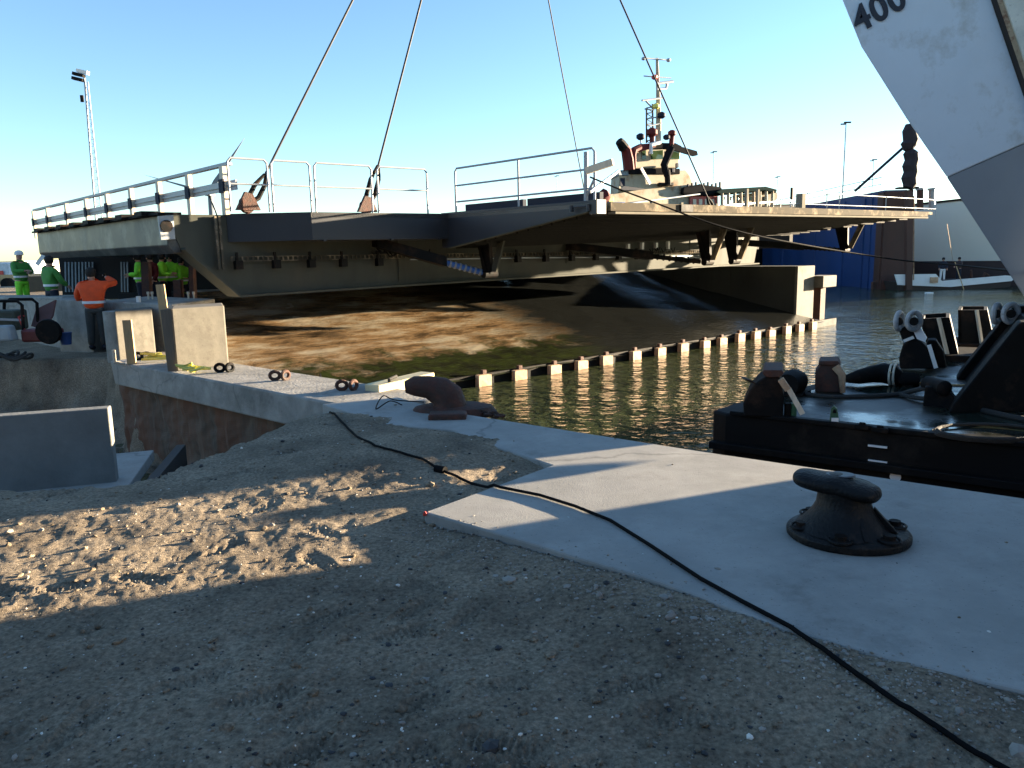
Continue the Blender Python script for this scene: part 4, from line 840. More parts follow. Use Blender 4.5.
# ------------------------------------------------------------------ black cable on the ground
cpx = [(322, 405), (330, 412), (345, 425), (357, 437), (375, 446), (400, 452), (420, 458), (440, 470), (465, 481), (500, 487), (540, 495), (575, 506), (610, 520), (650, 545), (700, 578), (740, 600), (790, 628), (840, 662), (900, 704), (960, 742), (1012, 772), (1060, 800)]
pts_ = []
for a, b in cpx:
    p = PZ(a, b, .06)
    for _ in range(4):
        g = gzp(p.x, p.y); ins_ = bool(inside(np.array([[p.x, p.y]]), slabp)[0]); g = max(g, ZS) if ins_ else g; p = PZ(a, b, g+.012)
    pts_.append(p)
fine = []
for i in range(len(pts_)-1):
    for k in range(6): fine.append(pts_[i].lerp(pts_[i+1], k/6))
for p in fine:
    g = gzp(p.x, p.y); ins_ = bool(inside(np.array([[p.x, p.y]]), slabp)[0]); p.z = (max(g, ZS) if ins_ else g)+.012
zs = [p.z for p in fine]
for i, p in enumerate(fine): p.z = max(zs[i], sum(zs[max(0, i-3):i+4])/len(zs[max(0, i-3):i+4]))
mb = MB(); mb.tube(fine, .010, 8); ck = tag(mb.build('ground_cable', cable_m, origin=fine[0], smooth=True), 'long black cable snaking over the sand and the concrete slab', 'cable')
mb = MB(); p = fine[6*7]; mb.tube([p+V((-.03, .02, .0)), p+V((.04, -.03, .0))], .03, 10); c = mb.build('tape_joint', cable_m); c.parent = ck; c.location = -fine[0]

# ------------------------------------------------------------------ blocks, planks, fittings on the quay
def box_on(name, pts, lb, cat, mt, th, z0, bev=.012): pass
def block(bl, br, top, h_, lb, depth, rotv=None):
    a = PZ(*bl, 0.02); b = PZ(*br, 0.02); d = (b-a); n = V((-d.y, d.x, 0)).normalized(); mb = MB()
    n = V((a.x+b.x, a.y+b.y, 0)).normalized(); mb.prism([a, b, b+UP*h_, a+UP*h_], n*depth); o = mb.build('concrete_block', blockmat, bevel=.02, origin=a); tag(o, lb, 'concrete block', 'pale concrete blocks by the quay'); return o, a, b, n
def hgt(px, py, p): return (PP(px, py, p, V((p.x, p.y, 0)).normalized()).z-p.z)
a = PZ(176, 366, .02); hB = hgt(176, 306, a)
ob, a, b, n = block((177, 371.5), (229, 365.5), 305, hB, 'largest pale concrete block, standing at the water side of the cap beam', .8); b_b = a
mb = MB(); mb.prism([a-(b-a)*.17+n*.12, a-(b-a)*.0, a+UP*hB, a-(b-a)*.2+n*.12+UP*hB*.98], n*.06); c = mb.build('side_board', mat('wet_timber', (.14, .11, .08), .8, var=.3, scale=4, streak=(6, 6, .6)), ob); c.parent = ob; c.location = -a
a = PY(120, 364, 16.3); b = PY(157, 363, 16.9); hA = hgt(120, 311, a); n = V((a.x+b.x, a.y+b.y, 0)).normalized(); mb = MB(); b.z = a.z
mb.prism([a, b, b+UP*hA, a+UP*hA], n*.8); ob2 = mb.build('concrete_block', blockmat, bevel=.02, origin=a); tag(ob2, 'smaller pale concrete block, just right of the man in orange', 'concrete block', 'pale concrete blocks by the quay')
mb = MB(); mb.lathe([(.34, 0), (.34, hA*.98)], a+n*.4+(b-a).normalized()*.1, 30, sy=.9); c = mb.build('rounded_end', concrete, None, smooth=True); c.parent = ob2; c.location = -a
# upper ledge behind the blocks
mb = MB(); a2 = PY(100, 301, 18.6); b2 = PY(172, 304, 17.2); mb.prism([a2, b2, b2-UP*1.4, a2-UP*1.4], V((.2, 2.0, 0))); tag(mb.build('rear_concrete_ledge', concrete, origin=a2, bevel=.03), 'bluish concrete ledge behind the two pale blocks', 'concrete ledge')
pl = PZ(172, 368, .02); tp = PP(160, 284.5, pl+V((-.02, .1, 0)), V((pl.x, pl.y, 0)).normalized()); mb = MB(); mb.bar(pl, tp, .12, .04, V((1, .2, 0))); tag(mb.build('timber_plank', timber, origin=pl, bevel=.004), 'upright tan timber plank leaning between the two pale concrete blocks', 'plank')
pl = PZ(132, 364, .02); tp = PP(127, 320, pl, V((pl.x, pl.y, 0)).normalized()); mb = MB(); mb.bar(pl, tp, .13, .06, V((1, .2, 0))); tag(mb.build('timber_offcut', timber, origin=pl, bevel=.004), 'short brown timber offcut leaning on the smaller block', 'offcut')
p0 = PZ(125, 364, .02); p1 = PP(115, 362, p0, V((p0.x, p0.y, 0)).normalized()); p2 = PP(113.5, 350, p0, V((p0.x, p0.y, 0)).normalized()); mb = MB(); mb.tube([p0, p1, p2], .025, 8); tag(mb.build('bent_bar', paletimber, origin=p0), 'small pale bent bar at the foot of the smaller block', 'bar')
# can on the ledge
p = PY(139, 304, 18.0); mb = MB(); mb.lathe([(.05, 0), (.05, .2)], p-UP*.02, 14); tag(mb.build('drink_can', white, origin=p, smooth=True), 'tiny white can standing on the ledge behind the blocks', 'can')
# lashing rings and straps
def ringset(px, py, lb, z=.04, r_=.062):
    p = PZ(px, py, z); t = empty('iron_ring', p, lb, 'ring', 'iron rings along the cap beam')
    for dx, nm in ((0, 'ring'), (.14, 'ring')):
        c = p+V((dx, .02*dx, r_*.75)); mb = MB(); tt = R(60 if dx else 15); mb.tube([c+V((math.cos(u)*math.cos(tt), math.cos(u)*math.sin(tt), math.sin(u)*.85))*r_ for u in [i*math.pi/8 for i in range(17)]], .024, 8, cap=False); mb.build(nm, rust if px > 250 else blacksteel, t, smooth=True)
ringset(138, 359, 'black ring pair beside the smaller block on the cap beam'); ringset(220, 371, 'black ring pair at the outer corner of the largest block'); ringset(275, 379, 'rusty ring pair on the cap beam, between block and timber'); ringset(342, 389, 'pale ring pair near the lying timber', r_=.06)
for (sx_, sy_, lb) in ((156, 360, 'yellow strap heap at the foot of the plank'), (194, 371, 'yellow strap heap in front of the largest block')):
    p = PZ(sx_, sy_, .05); mb = MB(); pp = [p+V((random.uniform(-.3, .3), random.uniform(-.08, .08), random.uniform(0, .12))) for _ in range(12)]
    mb.tube(pp, .02, 5); tag(mb.build('strap_heap', yellow, origin=p), lb, 'strap', 'straps on the cap beam')
# lying pale timber by the old bollard
a = PZ(372, 393, .0); b = PZ(428, 381, .0); mb = MB(); mb.bar(a+UP*.03, b+UP*.05, .24, .14, V((.3, -1, 0))); tm = tag(mb.build('fender_timber', mat('yellowish_timber', (.75, .62, .36), .7, var=.15, scale=3, streak=(3, 3, 3)), origin=a, bevel=.01), 'pale yellowish fender timber lying at the quay edge by the bent bollard', 'timber')
mb = MB(); c0_ = a.lerp(b, .33); mb.tube([c0_+V((0, -.13, -.05)), c0_+V((0, -.14, .14)), c0_+V((.05, .1, .14))], .02, 6); c = mb.build('lashing', rope_m); c.parent = tm; c.location = -a
# old bent bollard
b0 = PZ(452, 413, .03); t = empty('rusty_bollard', b0, 'old rusty bent mooring bollard leaning left at the quay edge', 'bollard')
def ob_(px, py, dy=0.): return PP(px, py, b0+V((0, dy, 0)), V((b0.x, b0.y, 0)).normalized())
mb = MB(); mb.tube([ob_(449, 415), ob_(449, 404), ob_(447, 397), ob_(440, 391), ob_(428, 387), ob_(414, 386), ob_(405, 387)], [.22, .18, .17, .15, .115, .10, .06], 16); mb.build('horn', rust, t, smooth=True)
mb = MB(); mb.tube([ob_(436, 384.5), ob_(442, 384.5)], [.05, .045], 10); mb.build('worn_patch', white, t, smooth=True)
mb = MB(); mb.lathe([(.36, 0), (.38, .03), (.34, .09), (.26, .11)], b0+V((.02, 0, -.02)), 28, sx=1.15, sy=.7); mb.build('base', rust, t, smooth=True)
mb = MB(); p = PZ(448, 421, .04); mb.box(p+UP*.05, (.36, .2, .07)); mb.build('base_lug', rust, t, bevel=.02)
ch = empty('chain', ob_(462, 408), 'rusty chain trailing from the bent bollard along the quay edge', 'chain'); cs = [PZ(458+i*5.2, 409.5+i*.75, .06) for i in range(9)]
for i, c in enumerate(cs):
    e = q; f_ = UP if i % 2 else wq; mb = MB(); mb.tube([c+e*math.cos(u)*.055+f_*math.sin(u)*.03 for u in [k*math.pi/5 for k in range(11)]], .013, 6, cap=False); mb.build('link', rust, ch)
rope('loose_wire', [PZ(402, 405, .09), PZ(390, 401, .12), PZ(376, 409, .1), PZ(383, 396, .12), PZ(395, 400, .1), PZ(424, 402, .09)], .006, cable_m, 'thin black wire loop lying left of the bent bollard', 'wire')
# little red object at the slab corner
p = PZ(425, 516, .05); mb = MB(); mb.box(p+UP*.012, (.022, .02, .02)); mb.box(p+UP*.025, (.014, .014, .008)); tag(mb.build('red_cap', redp, origin=p, bevel=.005), 'small red plastic cap on the sand at the slab corner', 'cap')

# precast wall element in the pit
a = PY(-60, 419, 7.1); b = PY(108.5, 409.5, 7.55); d = flat(b-a); n = V((-d.y, d.x, 0)); zt = (a.z+b.z)/2; a.z = b.z = zt
t = empty('wall_element', V((b.x, b.y, zt-.95)), 'precast concrete wall element with a foot slab standing in the pit', 'wall element')
pc_m = mat('precast_concrete', (.2, .2, .185), .85, var=.25, scale=2.5, bump=.2, bscale=40)
mb = MB(); mb.prism([a-UP*.8, b-UP*.8, b, a], n*.16); mb.build('upright', pc_m, t, bevel=.012)
mb = MB(); mb.prism([a-UP*.78-n*.75, b-UP*.78-n*.75+d*.1, b-UP*.74+n*1.2+d*.22, a-UP*.74+n*1.2], -UP*.12); mb.build('foot_slab', slabmat, t, bevel=.01)
mb = MB(); mb.bar(b-UP*.95-n*1.0+d*.2, b-UP*.9+n*1.4+d*.5, .1, .3, d); mb.build('edge_board', mat('wet_board', (.05, .045, .04), .8), t)
mb = MB(); p = b-UP*1.1+n*.0+d*.9; mb.bar(p, p+n*1.6+d*.4+UP*.15, .06, .05); tag(mb.build('pit_board', mat('grey_board', (.16, .14, .11), .8), origin=p), 'narrow grey board lying in the pit beside the wall element', 'board')

# unseen shed added behind and left of the camera to block sky light
mb = MB(); mb.box((2, -14, 2.7), (60, 9, 6)); mb.box((-24, -3, 2.2), (12, 12, 5)); sh = tag(mb.build('sky_block_shed', mat('dark_cladding', (.08, .08, .08), .7), origin=(2, -12, 0)), 'unseen dark clad shed added behind the sandy yard to block sky light', 'shed')
mp_ = V((math.cos(R(22)), math.sin(R(22)), 0)); mq_ = V((-mp_.y, mp_.x, 0))
wh = empty('shadow_tower', bg_(14, 9, 0), 'unseen tall grey block added on the crane barge to widen its shadow', 'shadow block')  # unseen block added to widen the shadow of the crane leg
mb = MB(); mb.prism([V((13.9, 14.45, ZD)), V((15.9, 12.5, ZD)), V((19, 13.6, ZD)), V((17, 15.7, ZD))], UP*7); mb.build('tower_wall', jibgrey, wh)
#@@PART4
# ------------------------------------------------------------------ people
def skinmesh(pts, edges, rad, sub=2):
    me = bpy.data.meshes.new('s'); me.from_pydata([tuple(p) for p in pts], edges, []); o = bpy.data.objects.new('s', me); C.objects.link(o)
    sk = o.modifiers.new('skin', 'SKIN'); sk.use_smooth_shade = True; su = o.modifiers.new('sub', 'SUBSURF'); su.levels = sub; su.render_levels = sub
    for i, r_ in enumerate(rad): me.skin_vertices[0].data[i].radius = (r_, r_) if not isinstance(r_, tuple) else r_
    me.skin_vertices[0].data[0].use_root = True
    dg = bpy.context.evaluated_depsgraph_get(); dg.update(); m2 = bpy.data.meshes.new_from_object(o.evaluated_get(dg)); C.objects.unlink(o)
    m2.polygons.foreach_set('use_smooth', [True]*len(m2.polygons)); return m2
def person(loc, face, H, label, jacket, trous, arms, hat=None, legs=None, group=None, lean=0., hips=0.0, band=True, thick=1.):
    """face: direction looked at (deg from +x); arms: two lists [elbow, wrist] in local coords (x right, y forward, z up) for H=1.8"""
    k = H/1.8; root = empty('person', loc, label, 'person', group, rotz=R(face-90), local=True)
    def add(name, me, mt, par=root): me.name = name; o = bpy.data.objects.new(name, me); me.materials.clear(); me.materials.append(mt); C.objects.link(o); o.parent = par; return o
    T_ = thick; lz = hips
    legs = legs or ([(-.11, 0, .5), (-.13, 0, .09), (-.13, .16, .045)], [(.11, 0, .5), (.13, 0, .09), (.13, .16, .045)])
    la = lean
    def sp(x, y, z): return V((x, y+la*(z-.95), z))
    pel = sp(0, 0, .95); wst = sp(0, 0, 1.1); ch_ = sp(0, .0, 1.32); nk = sp(0, 0, 1.5); hd = sp(0, .02, 1.58); ht = sp(0, .025, 1.7)
    pts = [pel, wst, ch_, nk, hd, ht]; ed = [(0, 1), (1, 2), (2, 3), (3, 4), (4, 5)]; rd = [(.14*T_, .11), (.135*T_, .105), (.16*T_, .115), .058, .088, .085]
    for sgn, a in ((-1, arms[0]), (1, arms[1])):
        i = len(pts); pts += [sp(sgn*.19*T_, 0, 1.42), V(a[0]), V(a[1])]; ed += [(2, i), (i, i+1), (i+1, i+2)]; rd += [.062, .045, .032]
    for lg, sgn in zip(legs, (-1, 1)):
        i = len(pts); pts += [V((sgn*.09, 0, .88)), V(lg[0]), V(lg[1]), V(lg[2])]; ed += [(0, i), (i, i+1), (i+1, i+2), (i+2, i+3)]; rd += [.092, .062, .045, .04]
    add('body', skinmesh([p*k for p in pts], ed, [tuple(x*k for x in r_) if isinstance(r_, tuple) else r_*k for r_ in rd]), skin_m)
    # jacket
    pts = [sp(0, 0, .86), sp(0, 0, 1.02), sp(0, 0, 1.28), sp(0, 0, 1.42), sp(0, 0, 1.53)]; ed = [(0, 1), (1, 2), (2, 3), (3, 4)]; rd = [(.19*T_, .155), (.185*T_, .15), (.205*T_, .155), (.17, .13), (.085, .08)]
    for sgn, a in ((-1, arms[0]), (1, arms[1])):
        i = len(pts); w_ = V(a[1]); e_ = V(a[0]); pts += [sp(sgn*.205*T_, 0, 1.40), e_, e_.lerp(w_, .88)]; ed += [(2, i), (i, i+1), (i+1, i+2)]; rd += [.09, .072, .058]
    add('jacket', skinmesh([p*k for p in pts], ed, [tuple(x*k for x in r_) if isinstance(r_, tuple) else r_*k for r_ in rd]), jacket)
    pts = [V((0, 0, .93)), V((-.1, 0, .84)), V(legs[0][0]), V(legs[0][1]), V((.1, 0, .84)), V(legs[1][0]), V(legs[1][1])]
    add('trousers', skinmesh([p*k for p in pts], [(0, 1), (1, 2), (2, 3), (0, 4), (4, 5), (5, 6)], [r_*k for r_ in (.13, .11, .085, .075, .11, .085, .075)]), trous)
    for lg in legs:
        a, b = V(lg[1]), V(lg[2]); add('boot', skinmesh([p*k for p in (a+V((0, -.04, .03)), V((a.x, a.y-.02, b.z+.01)), b, b+V((0, .06, -.005)))], [(0, 1), (1, 2), (2, 3)], [r_*k for r_ in (.065, .055, .05, .035)]), navycloth)
    # hair or hat, face
    mb = MB(); c = (ht+V((0, 0, -.03)))*k
    if hat: mb.lathe([(.118*k, -.02*k), (.12*k, .0), (.11*k, .06*k), (.075*k, .105*k), (.02*k, .12*k)], c, 18); o = mb.build('helmet', hat, None, smooth=True); o.parent = root
    else: mb.lathe([(.06*k, -.12*k), (.098*k, -.07*k), (.108*k, .0), (.095*k, .055*k), (.06*k, .09*k), (.01*k, .1*k)], c-V((0, .012*k, 0)), 18); o = mb.build('hair', hair_m, None, smooth=True); o.parent = root
    mb = MB(); f0 = (hd+V((0, .085, .03)))*k; mb.prism([f0+V((-.012, 0, .02))*k, f0+V((.012, 0, .02))*k, f0+V((.016, 0, -.02))*k, f0+V((-.016, 0, -.02))*k], V((0, .022*k, 0))); o = mb.build('nose', skin_m); o.parent = root
    for sgn in (-1, 1): mb = MB(); mb.lathe([(.01*k, -.01*k), (.013*k, 0), (.01*k, .01*k)], (hd+V((sgn*.032, .083, .055)))*k, 8); o = mb.build('eye', navycloth); o.parent = root
    for sgn, a in ((-1, arms[0]), (1, arms[1])):      # hand: palm with five curled fingers
        e_, w_ = V(a[0]), V(a[1]); d = (w_-e_).normalized(); sd = d.cross(V((0, 0, 1)) if abs(d.z) < .8 else V((0, 1, 0))).normalized(); nn = d.cross(sd)
        pts = [w_, w_+d*.05]; ed = [(0, 1)]; rd = [.03, .036]
        for j in range(4): i = len(pts); o_ = sd*(-.03+.02*j); ln_ = (.032, .037, .035, .027)[j]; pts += [w_+d*.085+o_, w_+d*(.085+ln_)+o_+nn*.015, w_+d*(.085+ln_*1.3)+o_+nn*.04]; ed += [(1, i), (i, i+1), (i+1, i+2)]; rd += [.0105, .0095, .008]
        i = len(pts); pts += [w_+d*.035+sd*.045, w_+d*.06+sd*.062+nn*.02]; ed += [(0, i), (i, i+1)]; rd += [.011, .009]
        add('hand', skinmesh([p*k for p in pts], ed, [r_*k for r_ in rd], 1), skin_m)
    if band:
        mb = MB(); c = sp(0, 0, 1.03)*k; mb.lathe([(.197*T_*k, -.028*k), (.2*T_*k, 0), (.199*T_*k, .028*k)], c, 26, sy=.83/T_ if T_ > 1 else .83)
        o = mb.build('reflective_band', reflect_m, None, smooth=True); o.parent = root
    return root
# man in orange, seen from behind, camera raised to his face
gm = PZ(99, 350, -.42); sc_o = (PP(97, 268, gm, V((gm.x, gm.y, 0)).normalized()).z-gm.z)
view = math.degrees(math.atan2(gm.y, gm.x))
pm = person(gm, view-12, sc_o*1.03, 'man in an orange high-visibility jacket seen from behind, raising a camera', orange_m, trouser_m,
    ([(-.34, .14, 1.16), (-.30, .30, 1.0)], [(.44, .16, 1.42), (.20, .34, 1.56)]), thick=1.12)
mb = MB(); e = gm + (Matrix.Rotation(R(view-12-90), 3, 'Z') @ V((.14, .40, 1.62)))*(sc_o/1.8); mb.box(e, (.16, .1, .11)); mb.tube([e, e+V((-.02, .14, 0))], .045, 12); tag(mb.build('photo_camera', blacksteel, origin=e), 'black camera held up by the man in orange', 'camera')
# workers in green
def worker(px, pf, y, face, lb, jk, tr, arms, hat=None, H=1.8, z=None, **kw):
    p = PY(px, 300, y); p.z = z if z is not None else 0.; return person(p, face, H, lb, jk, tr, arms, hat, **kw)
down = ([(-.28, .02, 1.12), (-.26, .16, .92)], [(.28, .02, 1.12), (.26, .16, .92)])
def zhead(px, py, y, H): return PY(px, py, y).z - H
worker(24, 290, 22, -20, 'worker in green jacket and bright green trousers holding white paper, far left', dgreen_m, green_m, ([(-.27, .1, 1.15), (.0, .34, 1.15)], [(.28, .14, 1.18), (.12, .4, 1.2)]), hat=white, H=1.75, z=zhead(24, 249, 22, 1.77), group='workers near the left end of the bridge')
worker(53, 300, 20, 60, 'worker in dark green vest and black trousers standing under the bridge end', dgreen_m, navycloth, ([(-.3, .05, 1.15), (-.22, .25, 1.3)], [(.3, .1, 1.12), (.2, .3, 1.0)]), H=1.85, z=zhead(53, 254, 20, 1.85), legs=([(-.16, 0, .5), (-.22, 0, .09), (-.22, .16, .045)], [(.16, 0, .5), (.24, 0, .09), (.24, .16, .045)]), group='workers near the left end of the bridge')
p = PY(38.5, 259, 21.7); mb = MB(); mb.prism([p+V((-.12, 0, -.12)), p+V((.1, 0, .12)), p+V((.2, 0, .08)), p+V((-.02, 0, -.2))], V((0, .01, 0))); tag(mb.build('paper_sheet', white, origin=p), 'white sheet of paper held by the far left worker', 'paper')
for i, (px, py, lb) in enumerate(((142, 252, 'worker in bright green jacket left of the red-clad one under the bridge'), (154, 252, 'worker in dark red jacket between green-clad workers under the bridge'), (165, 252, 'worker in bright green jacket right of the red-clad one, in front of the post'), (173, 252, 'worker in bright green jacket beside the pale pipe under the bridge'), (184, 256, 'rightmost worker in green under the slanting girder end'))):
    worker(px, 300, 23+i*.4, [200, 240, 10, 290, 330][i], lb, maroon if i == 1 else green_m, navycloth, down if i % 2 else ([(-.3, .05, 1.15), (-.1, .3, 1.15)], [(.3, .05, 1.15), (.1, .3, 1.1)]), H=1.78, z=zhead(px, py, 23+i*.4, 1.78), group='workers near the left end of the bridge')

# ------------------------------------------------------------------ walls and gear on the left
def slabbox(p, q_, h_, depth, name, mt, lb, cat, bev=.03, grp=None):
    mb = MB(); mb.prism([p, q_, q_-UP*h_, p-UP*h_], depth); return tag(mb.build(name, mt, origin=p, bevel=bev), lb, cat, grp)
slabbox(PY(-40, 297, 21.5), PY(62, 297, 18.8), 1.5, V((.4, .9, 0)), 'concrete_wall', concrete, 'low bluish concrete wall below the two standing workers at far left', 'wall')
slabbox(PY(54, 299, 18.2), PY(88, 301, 17.9), 1.5, V((-.2, 1.2, 0)), 'grooved_block', concrete, 'grey concrete block directly left of the man in orange', 'block')
p = PY(45, 330, 17.6); mb = MB(); mb.prism([PY(31, 326, 17.4), PY(36, 309, 17.6), PY(55, 300, 17.8), PY(52, 316, 17.6), PY(44, 330, 17.4)], V((.02, .04, 0))); tag(mb.build('leaning_panel', mat('dull_red_board', (.12, .06, .055), .8), origin=p), 'dull red board leaning against the low concrete wall', 'board')
# compressor with tube frame
g0 = PY(10, 342, 16.8); t = empty('generator', g0, 'site generator in a dark tube frame at the far left edge', 'generator')
mb = MB(); f_ = [PY(a, b, 16.8) for a, b in ((-12, 341), (-12, 305), (-6, 301), (17, 301), (22, 305), (24, 341))]; mb.tube(f_, .035, 8); mb.build('frame', blacksteel, t, smooth=True)
mb = MB(); f_ = [p+V((-.1, .7, 0)) for p in f_]; mb.tube(f_, .035, 8); mb.build('frame', blacksteel, t, smooth=True)
mb = MB(); mb.bar(PY(-12, 319, 16.8), PY(22, 320, 16.8), .04, .05); mb.build('cross_bar', galv, t)
mb = MB(); p = PY(5, 320, 17.2); mb.box(p+UP*.0, (.75, .5, .45)); mb.build('engine', mat('olive_grey', (.06, .07, .05), .7, var=.5, scale=8), t, bevel=.05)
mb = MB(); p = PY(5, 333, 16.6); mb.box(p, (.42, .3, .34), taper=.8); tag(mb.build('jerry_can', mat('grey_plastic', (.3, .33, .34), .6), origin=p, bevel=.05), 'pale grey plastic can in front of the site generator', 'can')
w0 = PY(44, 343, 16.9); t = empty('vibrating_plate', w0, 'dark red wheeled machine standing beside the leaning board', 'machine')
mb = MB(); mb.box(w0+UP*.18, (.75, .4, .28)); mb.build('engine', mat('dark_red_paint', (.13, .02, .02), .5), t, bevel=.05)
mb = MB(); mb.lathe([(.08, -.06), (.26, -.06), (.28, 0), (.26, .06), (.08, .06)], w0+V((.28, -.24, .27)), 20, ax=(V((1, 0, 0)), UP, V((0, -1, 0)))); mb.build('wheel', blacksteel, t, smooth=True)
mb = MB(); mb.tube([w0+V((-.3, -.1, .2)), w0+V((-.42, -.1, .6)), w0+V((-.3, -.1, .62))], .025, 8); mb.build('handle', redp, t, smooth=True)
p = PY(66, 340, 17); mb = MB(); mb.lathe([(.1, 0), (.13, .26), (.14, .27), (.12, .27)], p-UP*.1, 16); tag(mb.build('blue_bucket', mat('blue_plastic', (.02, .06, .2), .5), origin=p, smooth=True), 'small blue bucket beside the dark red machine', 'bucket')
t = empty('hose_heap', PY(12, 358, 16.2), 'heap of dark hoses and cable on the pit rim', 'hose')
for k in range(3):
    c = PY(6+k*7, 357+k, 16.1); mb = MB(); mb.tube([c+V((math.cos(u)*.26, math.sin(u)*.15, .05+.06*math.sin(u*2+k))) for u in [i*math.pi/8 for i in range(17)]], .03, 6, cap=False); mb.build('hose_coil', rope_m, t, smooth=True)
# things behind, under the bridge
def bbox(px0, px1, pyt, pyb, y, d, name, mt, lb, cat, grp=None):
    a, b = PY(px0, pyb, y), PY(px1, pyb, y); h_ = PY((px0+px1)/2, pyt, y).z - a.z; mb = MB(); b.z = a.z
    mb.prism([a, b, b+UP*h_, a+UP*h_], V((0, d, 0))); return tag(mb.build(name, mt, origin=a, bevel=.02), lb, cat, grp)
dk_m = mat('dark_container_paint', (.012, .013, .014), .7, spec=.2)
o = bbox(63, 240, 256, 300, 27, 3, 'site_container', dk_m, 'long black site container behind the workers under the bridge', 'container')
for k in range(12):
    pxx = 66+k*3.4 if k < 9 else 95+k*3; a = PY(pxx, 292, 26.9); b = PY(pxx-.6, 262, 26.9); mb = MB(); mb.bar(a, b, .05, .04); c = mb.build('pale_rib', mat('pale_blue_rib', (.2, .25, .28), .6), None); c.parent = o; c.location = -o.location
bbox(18, 64, 276, 292, 34, 2, 'timber_stack', mat('dark_timber', (.1, .07, .04), .8), 'stack of dark timber behind the workers at far left', 'timber stack')
bbox(120, 245, 292, 310, 25.5, .5, 'dark_beam', dk_m, 'black steel beam lying behind the pale concrete blocks', 'beam')
for (px, top, lb) in ((147, 262, 'rusty post left of the timber plank top'), (179, 280, 'thick rusty post between plank and girder end'), (193, 266, 'thin rusty post nearest the slanting girder end')):
    a = PY(px, 303, 21); b = PY(px-1, top, 21); mb = MB(); mb.bar(a-UP*.4, b, .2 if px < 190 else .12, .2); tag(mb.build('rusty_post', rust, origin=a), lb, 'post', 'rusty posts under the bridge')
for i, px in enumerate((149, 153, 189, 194.5)):
    a = PY(px, 303, 19.2); mb = MB(); mb.tube([a, a+UP*.25], .025, 6); mb.lathe([(.035, .22), (.035, .28)], a, 8); tag(mb.build('anchor_bolt', paletimber, origin=a), ['pale anchor bolt nearest the timber plank, of the left pair', 'pale anchor bolt touching the plank edge in view, of the left pair', 'left bolt of the pair above the largest block', 'right bolt of the pair above the largest block'][i], 'bolt', 'anchor bolts on the ledge')
# white truck at the left edge
t = empty('truck', PY(2, 285, 60), 'white box truck parked far away at the left edge', 'truck')
mb = MB(); a = PY(-22, 278, 60); b = PY(9.5, 278, 60); hh = PY(0, 262.5, 60).z-a.z; mb.prism([a, b, b+UP*hh, a+UP*hh], V((0, 5, 0))); mb.build('box_body', mat('truck_white', (.5, .55, .6), .5), t, bevel=.05)
mb = MB(); a = PY(-10, 284, 59.5); b = PY(13, 284, 59.5); mb.prism([a, b, b+UP*.7, a+UP*.7], V((0, 4, 0))); mb.build('chassis', timber, t)
mb = MB(); a = PY(0, 273, 59.9); mb.box(a, (.5, .05, .35)); mb.build('red_badge', redp, t)
for px in (-8, 8): mb = MB(); mb.lathe([(.2, -.15), (.5, -.15), (.5, .15), (.2, .15)], PY(px, 284.5, 59.3), 16, ax=(V((1, 0, 0)), UP, V((0, -1, 0)))); mb.build('wheel', blacksteel, t)
bbox(28, 50, 281, 290, 45, 3, 'blue_skip', navy, 'dark blue skip behind the far left worker', 'skip')

# ------------------------------------------------------------------ wind turbine, floodlight mast, lamp posts
t = empty('wind_turbine', PY(208, 262, 420), 'distant wind turbine half hidden behind the bridge barrier', 'wind turbine')
hub = PY(208, 193, 420); tm_ = mat('turbine_grey', (.12, .15, .18), .6)
mb = MB(); mb.tube([V((hub.x, hub.y+3, -1)), V((hub.x, hub.y+3, hub.z))], [2.2, 1.3], 12); mb.build('tower', tm_, t)
mb = MB(); mb.box(hub+V((0, 2.5, 0)), (3, 8, 3)); mb.build('nacelle', tm_, t, bevel=.4)
for (ex, ey) in ((243, 140), (150, 176.5), (226, 238)):
    e = PY(ex, ey, 420); d = e-hub; e = hub+d.normalized()*35; mb = MB(); mb.prism([hub-UP.cross(d).normalized()*.0+V((0, 0, .9)), hub+d*.2+V((-.8, 0, 1.1)), e, hub+d*.2-V((-.8, 0, .9)), hub-V((0, 0, .9))], V((0, .5, 0))); mb.build('blade', tm_, t)
def mast(px, pt, pb, y, lb, group='lamp posts', two=False, r_=.08, col=None):
    a = PY(px, pb, y); b = PY(px+.5 if not two else px-16, pt, y); t = empty('lamp_post', a, lb, 'lamp post', group)
    mb = MB(); b0_ = V((a.x, a.y, b.z)); mb.tube([V((a.x, a.y, -1.5)), b0_], [r_, r_*.6], 8); mb.build('pole', col or galv, t)
    mb = MB(); mb.box(b0_+V((.15, 0, .05)), (.7, .25, .14)); mb.box(b0_+V((-.3, 0, -.12)), (.5, .2, .12)); mb.build('lamp_head', blacksteel, t)
    return t
mast(841, 123, 225, 85, 'tallest thin lamp post, rising above the blue dock wall', r_=.09)
mast(713, 152, 190, 130, 'faint lamp post just right of the tugboat', r_=.08)
mast(777, 177, 195, 150, 'short faint lamp post between tugboat and blue dock', r_=.07)
mast(872, 160, 190, 120, 'faint lamp post behind the diagonal dock boom', r_=.07)
mast(557, 176, 205, 180, 'tiny lamp post seen through the end railing', r_=.06)
